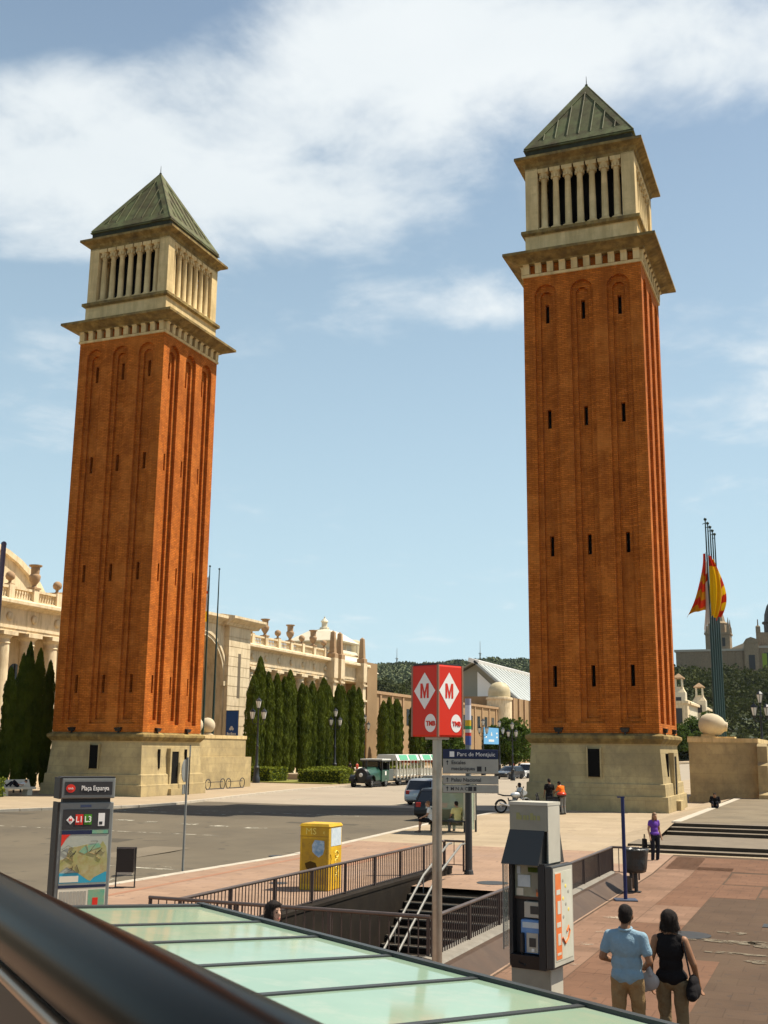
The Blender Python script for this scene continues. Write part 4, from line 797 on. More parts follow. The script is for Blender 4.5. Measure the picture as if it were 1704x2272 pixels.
railing('short railing return at the top of the stairs on the far side', [(-11.3, 33.1), (-10.7, 33.1)], -.25, .30, .55)
for lab, x in (('steel stair handrail along the far wall of the stair opening', -10.75), ('second steel stair handrail running beside the first', -10.35)):
    t = thing('stair_handrail', lab, 'handrail', (x, 31.8, -.45)); MB().tube([(0, .3, .97), (0, 0, .97), (0, -2.1, .30), (0, -10.5, -4.05)], .032, 8).build('rail', 'bright_steel', t, smooth='auto')
    for k in range(5): y = -2.1 - k * 2.1; MB().tube([(0, y, .30 - (k * 2.1) * .518), (0, y, .30 - (k * 2.1) * .518 - .9)], .018, 6).build('post', 'bright_steel', t)
# ================================================================== underground station sign
mt = thing('station_sign', 'red square station sign with white M diamonds on a tall steel pole', 'sign', (-6.13, 17.58, -.45), YAW + R(44))
MB().lathe([(.16, 0), (.16, .03), (.082, .05), (.078, 3.84), (.078, 3.9)], 20, cap1=False).build('pole', 'steel', mt, smooth='auto')
S2 = .30
bx = MB().box(-S2, S2, -S2, S2, 3.86, 5.02).build('sign_box', 'red_panel', mt, bevel=.03)
for sx in (-1, 1):
    for sy in (-1, 1): MB().tube([(sx * (S2 - .01), sy * (S2 - .01), 3.86), (sx * (S2 - .01), sy * (S2 - .01), 5.02)], .022, 6).build('corner_strip', mat('sign_edge', (0.30, 0.16, 0.10), 0.5), bx)
MB().box(-S2 + .02, S2 - .02, -S2 + .02, S2 - .02, 5.02, 5.05).build('cap', 'charcoal', bx); MB().box(-.14, .14, -.14, .14, 3.82, 3.862).build('collar', 'steel', bx)
Mp = [(-.095, -.12), (-.095, .12), (-.045, .12), (0, -.02), (.045, .12), (.095, .12), (.095, -.12), (.05, -.12), (.05, .045), (.015, -.12), (-.015, -.12), (-.05, .045), (-.05, -.12)]
for k, sh in ((3, 0.03), (0, -0.0), (1, .04), (2, -.04)):
    Mx = Matrix.Rotation(k * math.pi / 2, 4, 'Z'); cc = -.035 if k == 0 else (.03 if k == 1 else 0)
    cz = 4.60
    q = MB().quad(*[(cc + x, -S2 - .003, cz + z) for x, z in ((-.24, 0), (0, -.30), (.24, 0), (0, .30))]).move(Mx); dia = q.build('diamond', 'white_print', bx, fix=False)
    q = MB(); V_ = [(cc + x, -S2 - .006, cz + z) for x, z in Mp]
    for idx in ((0, 1, 12), (1, 2, 11, 12), (2, 3, 10, 11), (3, 9, 10), (3, 4, 8, 9), (4, 5, 7, 8), (5, 6, 7)): q.quad(*[V_[i] for i in idx])
    q.move(Mx).build('letter_m', 'red_panel', dia, fix=False)
    ex = .13; q = MB().quad(*[(ex + .125 * math.cos(t), -S2 - .003, 4.08 + .145 * math.sin(t)) for t in np.linspace(0, 2 * math.pi, 24)[:-1]]).move(Mx); ell = q.build('oval', 'white_print', bx, fix=False)
    o = text('lettering', 'TMB', .105, 'red_panel', ell, Mx @ Vector((ex + .01, -S2 - .006, 4.07)), (R(90), 0, k * math.pi / 2), bold=.003)
# ================================================================== signpost
mat('sign_navy', (0.012, 0.018, 0.055), 0.5); mat('sign_grey', (0.36, 0.34, 0.28), 0.5, (0.31, 0.29, 0.24), 3.0); mat('ink', (0.03, 0.028, 0.028), 0.6)
sp = thing('signpost', 'grey direction boards on a tall post with coloured bands, right of the red sign', 'signpost', (-10.57, 33.2, gz(33.2)), YAW)
MB().lathe([(.15, 0), (.13, .1), (.11, .14), (.10, 2.4)], 12).build('post', 'charcoal', sp); MB().lathe([(.10, 2.4), (.085, 2.5), (.085, 4.15)], 12).build('mast', 'grey_paint', sp, smooth='auto')
for z0, z1, c in ((4.15, 4.42, (.05, .08, .25)), (4.42, 4.52, (.5, .03, .02)), (4.52, 4.62, (.55, .5, .45)), (4.62, 4.72, (.03, .25, .06)), (4.72, 4.9, (.62, .38, .01)), (4.9, 5.35, (.62, .60, .62)), (5.35, 5.55, (.30, .28, .34))):
    MB().lathe([(.095, z0 - .35), (.095, z1 - .35)], 12).build('colour_band', mat('band%d' % int(z0 * 100), c, .4), sp, smooth='auto')
def board(z0, z1, m, x0=-.78, x1=.90):
    b = MB().box(x0, x1, -.16, -.11, z0, z1).build('board', m, sp, bevel=.008); MB().box(x0 - .01, x1 + .01, -.105, -.09, z0 - .01, z1 + .01).build('board_frame', 'charcoal', b); return b
b = board(3.39, 3.66, 'sign_navy'); text('lettering', 'Parc de', .17, 'white_print', b, (-.10, -.164, 3.515)); text('lettering', 'Montjuïc', .17, 'white_print', b, (.51, -.164, 3.515)); MB().box(-.58, -.44, -.165, -.160, 3.44, 3.60).build('pictogram', 'white_print', b)
b = board(2.95, 3.38, 'sign_grey'); text('lettering', 'Escales', .155, 'ink', b, (-.31, -.164, 3.27), bold=.002); text('lettering', 'mecàniques', .155, 'ink', b, (-.17, -.164, 3.09), bold=.002); MB().box(.25, .39, -.165, -.160, 3.01, 3.16).build('pictogram', 'ink', b); MB().box(.49, .53, -.165, -.160, 3.02, 3.15).build('pictogram', 'ink', b)
b2 = board(2.64, 2.87, 'sign_grey'); text('lettering', 'Palau Nacional', .155, 'ink', b2, (-.08, -.164, 2.755), bold=.002)
b3 = board(2.38, 2.60, 'sign_grey'); text('lettering', 'M N A C', .14, 'ink', b3, (-.29, -.164, 2.49), bold=.002); MB().box(-.02, .11, -.165, -.160, 2.43, 2.56).build('pictogram', 'ink', b3); MB().box(.14, .23, -.165, -.160, 2.43, 2.56).build('pictogram', 'ink', b3)
for bb, z in ((b, 3.26), (b2, 2.755), (b3, 2.49)):
    MB().prism([(-.66, z - .06), (-.64, z - .06), (-.64, z + .02), (-.61, z + .02), (-.65, z + .08), (-.69, z + .02), (-.66, z + .02)], 'y', -.166, -.160).build('arrow', 'ink', bb)
# ================================================================== information totem
to = thing('info_totem', 'grey station information totem with a lit map and a name board', 'information board', (-14.72, 19.9, -.45), R(2)); to.rotation_euler.z = YAW + R(27); to.scale = (1.12, 1.25, 1.0)
bd = MB().box(-.50, .50, -.10, .16, 0, 2.50).build('body', 'grey_paint', to, bevel=.02); MB().box(-.535, -.498, -.105, .30, 0, 2.505).build('side_panel', mat('totem_dark', (.022, .017, .013), .6), to); MB().box(-.535, -.498, -.145, .30, 2.575, 3.005).build('side_panel', 'totem_dark', to)
hd = MB().box(-.50, .50, -.14, .22, 2.58, 3.00).build('header', 'grey_paint', to, bevel=.025); MB().box(-.44, .44, -.05, .1, 2.5, 2.58).build('neck', 'charcoal', to)
pnl = MB().box(-.44, .44, -.146, -.142, 2.65, 2.92).build('name_board', 'ink', hd); MB().box(-.49, .49, -.14, .22, 3.0, 3.02).build('lid', 'charcoal', hd)
text('lettering', 'Plaça Espanya', .135, 'white_print', pnl, (.12, -.150, 2.785), xs=.70, bold=.001)
q = MB().quad(*[(-.33 + .085 * math.cos(t), -.149, 2.785 + .085 * math.sin(t)) for t in np.linspace(0, 2 * math.pi, 20)[:-1]]); rd = q.build('roundel', mat('roundel_red', (0.62, 0.03, 0.015), .4), pnl, fix=False); text('lettering', 'tmb', .06, 'white_print', rd, (-.33, -.153, 2.785))
MB().box(-.12, .08, -.108, -.10, 2.40, 2.45).build('maker_plate', mat('maker', (.07, .09, .16), .4), bd)
ln = MB().box(-.43, .43, -.108, -.102, 1.96, 2.36).build('line_board', 'ink', bd)
MB().quad(*[(-.29 + x, -.111, 2.15 + z) for x, z in ((-.075, 0), (0, -.09), (.075, 0), (0, .09))]).build('diamond', 'white_print', ln, fix=False); text('lettering', 'M', .08, 'roundel_red', ln, (-.29, -.114, 2.15), bold=.002)
MB().box(-.20, -.06, -.112, -.108, 2.05, 2.26).build('line_tile', 'roundel_red', ln); text('lettering', 'L1', .17, 'white_print', ln, (-.13, -.115, 2.155), bold=.002, xs=.8)
MB().box(-.04, .10, -.112, -.108, 2.05, 2.26).build('line_tile', mat('line_green', (0.06, 0.22, 0.01), .4), ln); text('lettering', 'L3', .17, 'white_print', ln, (.03, -.115, 2.155), bold=.002, xs=.8)
MB().box(.22, .34, -.112, -.108, 2.02, 2.28).build('ticket_pictogram', 'white_print', ln); MB().box(.24, .30, -.115, -.112, 2.05, 2.11).build('pictogram', 'ink', ln)
mat('map_land', (0.30, 0.30, 0.09), .35, (0.42, 0.36, 0.20), 5.0, 8, dirt=(0.30, 0.18, 0.05), dirt_scale=6.0, coat=.3); mat('map_sea', (0.03, 0.30, 0.42), .35, coat=.3); mat('map_pale', (0.36, 0.38, 0.31), .35, (0.42, .42, .34), 8, coat=.3); mat('map_teal', (0.12, 0.36, 0.24), .35, (0.30, 0.36, 0.2), 7.0, coat=.3)
mp = MB().box(-.43, .43, -.108, -.102, .86, 1.94).build('map', 'map_pale', bd)
MB().prism([(-.43, 1.12), (-.30, 1.22), (-.1, 1.10), (.08, .96), (.14, .93), (.2, 1.0), (.43, 1.12), (.43, 1.35), (.40, 1.60), (.33, 1.72), (.25, 1.58), (.05, 1.66), (-.12, 1.62), (-.28, 1.60), (-.32, 1.40), (-.43, 1.36)], 'y', -.113, -.109).build('map_land', 'map_land', mp)
MB().prism([(-.10, 1.52), (.0, 1.62), (.26, 1.68), (.30, 1.60), (.12, 1.54), (.0, 1.47)], 'y', -.117, -.113).build('map_park', 'map_teal', mp)
MB().box(-.43, .43, -.1125, -.1085, .90, 1.10).build('map_sea', 'map_sea', mp); MB().box(-.42, -.08, -.116, -.1125, .92, 1.04).build('map_legend', 'cream', mp)
MB().box(-.43, .43, -.112, -.108, 1.86, 1.94).build('map_header', 'sign_navy', mp); MB().box(.12, .42, -.115, -.112, 1.87, 1.94).build('map_header_strip', 'map_teal', mp); MB().prism([(-.43, 1.86), (-.27, 1.86), (-.33, 1.80), (-.43, 1.62)], 'y', -.114, -.110).build('map_corner', 'roundel_red', mp)
for k in range(9):
    r_ = random.Random(k); p0 = (r_.uniform(-.36, .36), r_.uniform(1.2, 1.6)); pts = [(p0[0], -.118, p0[1])]
    for j in range(4): pts.append((pts[-1][0] + r_.uniform(-.14, .14), -.118, pts[-1][2] + r_.uniform(-.14, .14)))
    pts = [(min(max(p[0], -.41), .41), p[1], min(max(p[2], 1.1), 1.72)) for p in pts]; MB().tube(pts, .004, 4).build('map_route', 'ink' if k % 3 else 'ochre_wall', mp)
lg = MB().box(-.43, .43, -.108, -.102, .30, .80).build('notice', 'cream', bd); MB().box(-.43, .43, -.112, -.102, .81, .86).build('map_frame', 'sign_navy', bd)
for k in range(8): MB().box(-.40 + k * .062, -.35 + k * .062, -.111, -.108, .45, .74).build('text_block', 'sign_grey', lg)
MB().box(.12, .42, -.111, -.108, .40, .76).build('street_plan', 'map_teal', lg); MB().box(.20, .30, -.114, -.111, .42, .60).build('plan_block', 'roundel_red', lg)
# ------------------------------------------------------------------ litter bin by the totem, roadside post
t = thing('litter_bin', 'dark litter bin on a frame behind the information totem', 'bin', (-17.75, 25.9, gz(25.9)), YAW); MB().rings([[(-.22, -.14, .40), (.22, -.14, .40), (.22, .14, .40), (-.22, .14, .40)], [(-.235, -.17, 1.0), (.235, -.17, 1.0), (.235, .17, 1.0), (-.235, .17, 1.0)]]).build('basket', 'black_metal', t)
MB().tube([(-.25, 0, 0), (-.25, 0, 1.02), (.25, 0, 1.02), (.25, 0, 0)], .02, 6).build('frame', 'charcoal', t); MB().box(-.27, .27, -.06, .06, .0, .02).build('foot', 'charcoal', t); MB().box(-.2, .2, -.14, .0, .34, .42).build('tray', 'sign_grey', t)
t = thing('roadside_post', 'slim grey sign post at the kerb, its sign seen edge-on', 'post', (-18.60, 30.1, gz(30.1) - .02), 0); MB().tube([(0, 0, 0), (0, 0, 3.35)], .035, 8).build('pole', 'grey_paint', t)
MB().lathe([(.34, -.01), (.34, .01)], 20).move(Matrix.Translation((-.05, -.05, 2.95)) @ Matrix.Rotation(YAW - .12, 4, 'Z') @ Matrix.Rotation(R(90), 4, 'Y')).build('sign_disc', 'grey_paint', t); MB().obox((-.06, -.05, 2.40), (.02, .3, .28), Matrix.Rotation(YAW - .12, 4, 'Z')).build('sign_plate', 'grey_paint', t)
t = thing('roadside_post', 'thin dark post in front of the left pedestal', 'post', (-41.0, 66.6, 0), 0); MB().tube([(0, 0, 0), (0, 0, 3.3)], .045, 8).build('pole', 'charcoal', t); MB().obox((0, 0, 2.9), (.03, .5, .7), Matrix.Rotation(YAW, 4, 'Z')).build('sign_plate', 'grey_paint', t)
# ------------------------------------------------------------------ yellow box
yb = thing('yellow_box', 'tall scratched yellow collection box behind the stair railing', 'box', (-13.05, 28.0, -.45))
MB().box(-.42, .42, -.42, .42, 0, 1.62).build('body', 'yellow_box', yb, bevel=.02); tp_ = MB().rings([[(-.44, -.44, 1.62), (.44, -.44, 1.62), (.44, .44, 1.62), (-.44, .44, 1.62)], [(-.40, -.40, 1.69), (.40, -.40, 1.69), (.40, .40, 1.69), (-.40, .40, 1.69)]]).build('lid', 'yellow_box', yb)
MB().box(-.42, .42, -.424, -.42, 1.36, 1.375).build('seam', mat('yellow_dark', (.30, .16, .01), .6), yb); MB().box(-.36, .36, -.426, -.42, .16, 1.3).build('door_panel', mat('yellow_worn', (0.50, 0.29, 0.012), .55, (0.36, 0.20, 0.015), 4.0, 7, dirt=(.20, .11, .02), dirt_scale=4.0), yb)
mat('sticker', (0.45, 0.55, 0.62), .5, (0.12, 0.25, 0.40), 9.0, 4); MB().prism([(-.05, .98), (.04, .90), (.14, .84), (.26, .92), (.30, 1.06), (.29, 1.26), (.02, 1.28), (-.06, 1.15)], 'y', -.430, -.426).build('torn_sticker', 'sticker', yb)
MB().prism([(-.22, .55), (-.08, .50), (.10, .58), (.05, .70), (-.10, .74), (-.26, .68)], 'y', -.430, -.426).build('paint_blotch', mat('rust', (.08, .045, .01), .8), yb)
text('graffiti', 'MS', .24, mat('pale_yellow', (.80, .62, .12), .5).name, yb, (-.10, -.426, 1.49), xs=1.1); text('graffiti', 'e', .14, 'pale_yellow', yb, (.28, -.426, 1.48))
MB().box(.420, .426, -.28, .36, 1.12, 1.58).build('poster', mat('poster_white', (.62, .66, .66), .5, (.45, .52, .56), 8.0), yb); 
for k in range(4):                                        # painted loops running up the sunny side
    z = .30 + k * .20; MB().tube([(.424, .10 + .10 * math.cos(t), z + .085 * math.sin(t)) for t in np.linspace(.5 * k, .5 * k + (6.2 if k % 2 else 4.4), 15)], .014, 5).build('graffiti', 'pale_yellow', yb)
MB().tube([(.424, -.28, .55), (.424, -.24, .62), (.424, -.30, .70), (.424, -.25, .80), (.424, -.30, .92)], .010, 5).build('graffiti', 'yellow_dark', yb)
# ------------------------------------------------------------------ phone booth
mat('booth_cream', (0.50, 0.46, 0.37), .55, (0.42, 0.385, 0.31), 2.0, 6); mat('booth_grey', (0.27, 0.25, 0.19), .55, (0.235, 0.215, 0.165), 5.0, 6); mat('booth_glass', (0.30, 0.32, 0.24), .12, (0.20, 0.20, 0.14), 5.0, 3, coat=.5); mat('phone_blue', (0.10, 0.22, 0.48), .4, (0.16, 0.30, 0.55), 6.0)
mat('slate', (0.045, 0.043, 0.040), .35); mat('poster_pale', (0.62, 0.58, 0.48), .5, (0.52, 0.50, 0.38), 3.0, 4); mat('poster_orange', (0.68, 0.13, 0.025), .5, (0.72, 0.22, 0.06), 4.0)
pb_ = thing('phone_booth', 'grey pay-phone kiosk with a sloping hood and a side poster', 'phone booth', (-3.9, 14.85, -.45), R(8)); pb_.rotation_euler.z = R(-9)
W2 = .27
MB().box(-W2, W2, 0, .42, 0, .98).build('pedestal', 'booth_grey', pb_, bevel=.01); MB().box(W2 - .004, W2 + .012, .012, .408, 0, .98).build('pedestal_side', 'booth_cream', pb_)
MB().box(-W2, W2, .14, .42, .90, 2.22).build('back_panel', 'charcoal', pb_); MB().box(W2 - .09, W2 + .005, -.13, .14, .92, 2.22).build('side_panel', 'black_metal', pb_)
MB().rings([[(-W2 + .01, -.02, .90), (W2 - .09, -.02, .90), (W2 - .09, .14, .90), (-W2 + .01, .14, .90)], [(-W2 + .01, -.06, 1.07), (W2 - .09, -.06, 1.07), (W2 - .09, .14, 1.07), (-W2 + .01, .14, 1.07)]]).build('shelf', 'black_metal', pb_)
MB().box(-W2 + .03, W2 - .10, .09, .14, 1.78, 2.18).build('notice_glass', 'booth_glass', pb_); MB().box(-W2 + .01, W2 - .09, .08, .14, 1.745, 1.78).build('shelf_edge', mat('booth_brown', (.07, .035, .02), .5), pb_)
for k, (x0, x1, z0, z1, m) in enumerate(((-.20, -.02, 1.90, 2.05, 'poster_white'), (.0, .15, 1.84, 2.08, 'grey_wall'), (.06, .16, 1.79, 1.88, 'poster_orange'), (-.22, -.12, 1.79, 1.88, 'cream'), (-.05, .10, 2.09, 2.15, 'leaf'), (-.21, -.16, 2.06, 2.16, 'poster_white'))): MB().box(x0, x1, .083, .089, z0, z1).build('notice', m, pb_)
MB().box(-.10, .16, .05, .14, 1.52, 1.72).build('upper_unit', 'booth_cream', pb_, bevel=.01); MB().box(-.01, .10, .044, .05, 1.57, 1.67).build('display', 'slate', pb_)
ph = MB().box(-.14, .14, .02, .14, 1.08, 1.50).build('telephone', 'phone_blue', pb_, bevel=.02); MB().box(-.125, -.075, -.04, .02, 1.09, 1.34).build('handset', 'black_metal', ph, bevel=.015); MB().box(-.05, .11, .005, .02, 1.10, 1.34).build('keypad_plate', 'booth_cream', ph); MB().box(-.01, .08, -.002, .005, 1.17, 1.28).build('keypad', 'slate', ph); MB().box(.02, .06, -.002, .005, 1.11, 1.15).build('coin_slot', 'white_print', ph); MB().box(-.11, .12, .015, .02, 1.40, 1.47).build('phone_label', 'poster_white', ph)
MB().tube([(-.1, -.02, 1.10), (-.14, -.05, .97), (-.06, -.04, .94), (-.02, .0, 1.08)], .007, 6).build('cord', 'black_metal', ph)
MB().box(-W2 - .05, -W2 - .04, -.13, .02, 1.15, 2.2).build('glass_wing', mat('clear_wing', (.55, .58, .48), .05, alpha=.35), pb_); MB().tube([(-W2 - .045, -.13, 1.13), (-W2 - .045, -.13, 2.2)], .010, 6).build('wing_frame', 'bright_steel', pb_); MB().box(-W2 - .03, -W2 + .02, .02, .40, .92, 2.2).build('left_cheek', 'charcoal', pb_)
MB().rings([[(-W2 - .06, -.16, 2.2), (W2 - .07, -.16, 2.2), (W2 - .05, .10, 2.2), (-W2 - .06, .10, 2.2)], [(-W2, -.0, 2.63), (W2 - .04, -.0, 2.63), (W2 - .04, .10, 2.63), (-W2, .10, 2.63)]]).build('hood', 'slate', pb_)
MB().rings([[(-W2, .40, 2.2), (W2, .40, 2.2), (W2, .56, 2.2), (-W2, .56, 2.2)], [(-W2, .40, 2.6), (W2, .40, 2.6), (W2, .43, 2.6), (-W2, .43, 2.6)]]).build('rear_hood', 'slate', pb_); MB().box(-W2, W2, .08, .42, 2.2, 2.62).build('column', 'booth_grey', pb_)
MB().box(-W2, W2, 0, .42, 2.62, 2.96).build('top_box', 'booth_grey', pb_, bevel=.006); MB().box(W2 - .004, W2 + .010, .01, .41, 2.22, 2.95).build('top_box_side', 'booth_cream', pb_); MB().box(-W2 - .01, W2 + .014, -.01, .43, 2.95, 2.99).build('top_lid', 'booth_cream', pb_)
mat('faded_green', (.27, .255, .10), .6)
for k, w in enumerate((.05, .03, .04, .03, .045, .03, .04)): MB().box(-.17 + k * .05, -.17 + k * .05 + w, -.004, .0, 2.76, 2.82 + (.03 if k in (0, 4) else 0)).build('faded_lettering', 'faded_green', pb_)
ad = MB().box(W2 + .012, W2 + .11, -.14, .58, .94, 2.20).build('poster_case', 'slate', pb_, bevel=.015); MB().box(W2 + .11, W2 + .116, -.11, .55, .97, 2.17).build('poster_frame', 'booth_cream', ad); MB().box(W2 + .116, W2 + .120, -.07, .51, 1.03, 2.12).build('poster', 'poster_pale', ad); MB().box(W2 + .120, W2 + .123, -.06, .13, 1.05, 2.10).build('poster_band', 'poster_orange', ad)
text('lettering', 'FIRA', .24, 'poster_pale', ad, (W2 + .124, .03, 1.62), (R(90), R(-90), R(90)), bold=.004, xs=1.25) if 0 else None
for k, (z0, z1) in enumerate(((1.10, 1.13), (1.22, 1.36), (1.44, 1.50), (1.60, 1.76), (1.84, 1.90))): MB().box(W2 + .123, W2 + .125, -.03 + .03 * (k % 2), .10, z0, z1).build('poster_stroke', 'poster_pale', ad)
MB().tube([(W2 + .121, .15, 1.30), (W2 + .121, .24, 1.22), (W2 + .121, .34, 1.27), (W2 + .121, .40, 1.36), (W2 + .121, .36, 1.42), (W2 + .121, .30, 1.36)], .016, 6).build('poster_swirl', 'poster_orange', ad)
for k in range(7): MB().ell((W2 + .120, .20 + .09 * ((k * 5) % 3), 1.55 + k * .075), (.004, .03, .025), 10, 6).build('poster_sketch', 'pale_yellow' if k % 2 else 'sign_grey', ad)
# ------------------------------------------------------------------ waste bag holder, blue pole
mat('bin_bag', (0.035, 0.033, 0.03), .3, (0.05, 0.046, 0.04), 6.0, bump=.8, bscale=9)
t = thing('waste_bin', 'round waste bin with a black bag hanging over its rim on a stand', 'bin', (-5.27, 31.2, -.45)); MB().tube([(0, 0, 0), (0, 0, .5)], .05, 8).build('stand', 'charcoal', t); MB().box(-.18, .12, -.1, .1, 0, .03).build('foot', 'charcoal', t); MB().box(-.16, -.08, -.05, .05, .36, .56).build('bracket', 'charcoal', t)
n = 26; rg = []
for r0, z in ((.20, .50), (.27, .52), (.31, .62), (.30, .8), (.31, .98), (.345, 1.08), (.34, 1.12), (.30, 1.10), (.28, .95)):
    rg.append([((r0 + .022 * math.sin(5 * k + z * 9) + .014 * math.sin(9 * k)) * math.cos(2 * math.pi * k / n), (r0 + .022 * math.sin(7 * k - z * 5)) * math.sin(2 * math.pi * k / n), z + .02 * math.sin(3 * k)) for k in range(n)])
MB().rings(rg).build('bag', 'bin_bag', t, smooth=True)
t = thing('blue_pole', 'slim dark blue pole standing on a square blue base plate', 'pole', (-5.24, 29.4, -.45), .3); MB().box(-.28, .28, -.22, .22, 0, .035).build('base_plate', mat('blue_plate', (.06, .075, .11), .5), t, bevel=.01); MB().tube([(0, 0, 0), (0, 0, 2.52)], .047, 10).build('pole', mat('pole_blue', (.014, .02, .085), .4), t, smooth='auto')
MB().box(-.13, .06, -.03, .03, 2.50, 2.53).build('top_plate', 'pole_blue', t)
# ------------------------------------------------------------------ bus shelter
mat('shelter_glass', (0.45, 0.52, 0.38), .08, alpha=.45)
bs = thing('bus_shelter', 'glass bus shelter behind the signpost, with people on its bench', 'shelter', (-15.3, 45.2, gz(45.2)))
MB().box(-.7, 1.0, .50, .52, .12, 2.2).build('back_glass', 'shelter_glass', bs); MB().box(.98, 1.0, -.6, .49, .12, 2.2).build('side_glass', 'shelter_glass', bs); MB().box(-.85, 1.15, -.7, .7, 2.20, 2.28).build('roof', 'grey_paint', bs)
for x in (-.75, 1.05): MB().tube([(x, .55, 0), (x, .55, 2.2)], .045, 8).build('post', 'charcoal', bs)
MB().box(-1.0, .9, .02, .40, .42, .47).build('bench', 'charcoal', bs); MB().box(-.8, -.74, .1, .3, 0, .42).box(.66, .72, .1, .3, 0, .42).build('bench_leg', 'charcoal', bs); MB().box(.55, 1.05, .44, .49, .5, 2.05).build('timetable', 'cream', bs); MB().box(-1.0, .5, .44, .49, .25, .9).build('glass_decal', mat('decal', (.17, .16, .08), .5), bs)
# ------------------------------------------------------------------ three-lantern street lamps
mat('lantern_frame', (.02, .02, .022), .4)
def lamp_proto(label, loc):
    t = thing('street_lamp', label, 'street lamp', loc, 0.5, 'three-lantern street lamps')
    MB().lathe([(.34, 0), (.34, .5), (.26, .6), (.22, 1.3), (.28, 1.4), (.14, 1.6), (.11, 3.2), (.14, 3.3), (.09, 3.4), (.075, 5.6), (.12, 5.7), (.06, 5.8), (.05, 6.6)], 12).build('post', 'lamp_post_black', t, smooth='auto')
    lan = MB().lathe([(.13, 0), (.26, .62)], 6); gl = lan.mesh('glass', 'lamp_glass'); cap = MB().lathe([(.30, .62), (.28, .68), (.12, .86), (.05, .9), (.03, 1.05)], 6).lathe([(.06, -.16), (.14, -.02), (.14, .01)], 6)
    for k in range(6): a = k * math.pi / 3; cap.tube([(.135 * math.cos(a), .135 * math.sin(a), 0), (.27 * math.cos(a), .27 * math.sin(a), .64)], .018, 4)
    cap = cap.mesh('frame', 'lantern_frame')
    for x, z in ((-.52, 5.75), (.52, 5.75), (0, 6.75)):
        l = put('lantern', gl, t, (x, 0, z)); put('lantern_frame', cap, l)
        if x: MB().tube([(0, 0, 5.35), (x * .6, 0, 5.25), (x, 0, 5.45), (x, 0, 5.72)], .035, 6).build('arm', 'lamp_post_black', t)
    return t
lp = lamp_proto('three-lantern black street lamp before the first cypresses beside the blue banner', (-49.6, 92.1, 0))
for x, y, s, lab in ((-53.75, 118.5, 1.0, 'three-lantern black street lamp in the middle of the cypress row'), (-59.8, 141.5, 1.0, 'three-lantern black street lamp where the cypress row ends by the obelisks'),
                     (-42.0, 138.2, .92, 'black street lamp holding the left edge of the light blue banner'), (-42.0, 145.6, .92, 'black street lamp holding the right edge of the light blue banner'), (-32.6, 118, .8, 'far black street lamp hard against the left edge of the right tower'), (-6.1, 102, 1.1, 'dark street lamp on the far terrace at the right edge')):
    copy_tree(lp, (x, y, 0), .5, lab, sc=s)
# ------------------------------------------------------------------ banners
mat('banner_blue', (0.018, 0.075, 0.26), .5); mat('banner_sky', (0.12, 0.34, 0.58), .5)
def emblem(par, x, y0, z, s, ax, m='white_print'):
    q = MB()
    for dx, dz, r in ((-.16, 0, .17), (.16, 0, .17), (0, .2, .17)): q.lathe([(r * s, 0), (r * s, .01)], 12, (0, 0, 0)) ; q.v[-24:] = [((x + dx * s + p[0]), y0 - p[2], z + dz * s + p[1]) for p in q.v[-24:]]
    if ax == 'x': q.v = [(y0 + (y0 - p[1]), p[0], p[2]) for p in q.v]
    q.build('emblem', m, par)
t = thing('wall_banner', 'dark blue banner with a white emblem on the palace corner', 'banner', (0, 0, 0)); bnr = MB().box(-60.45, -59.05, 105.10, 105.16, 3.2, 6.9).build('cloth', 'banner_blue', t); MB().box(-60.5, -59.0, 105.17, 105.22, 3.1, 7.0).build('frame', 'charcoal', t); MB().box(-59.6, -59.5, 105.24, 105.34, 0, 6.8).build('frame', 'charcoal', t)
emblem(t, -59.75, 105.095, 5.05, .85, 'y')
for k in range(7): MB().box(-60.28 + k * .155, -60.28 + k * .155 + (.10 if k % 3 else .13), 105.085, 105.098, 4.42, 4.62 + (.08 if k in (0, 3) else 0)).build('lettering_stroke', 'white_print', t)
t = thing('street_banner', 'light blue banner hung between two street lamps before the round tree', 'banner', (0, 0, 0)); MB().box(-42.05, -42.0, 138.5, 145.3, 3.9, 6.0).build('cloth', 'banner_sky', t); emblem(t, 141.9, -41.98, 5.1, .9, 'x')
for k in range(5): MB().box(-42.0, -41.985, 140.7 + k * .5, 141.05 + k * .5, 4.2, 4.5).build('lettering_stroke', 'white_print', t)
for y in (139.2, 144.1): MB().box(-42.0, -41.985, y, y + .6, 4.7, 4.9).box(-42.0, -41.985, y, y + .6, 5.2, 5.4).build('lettering_stroke', 'white_print', t)
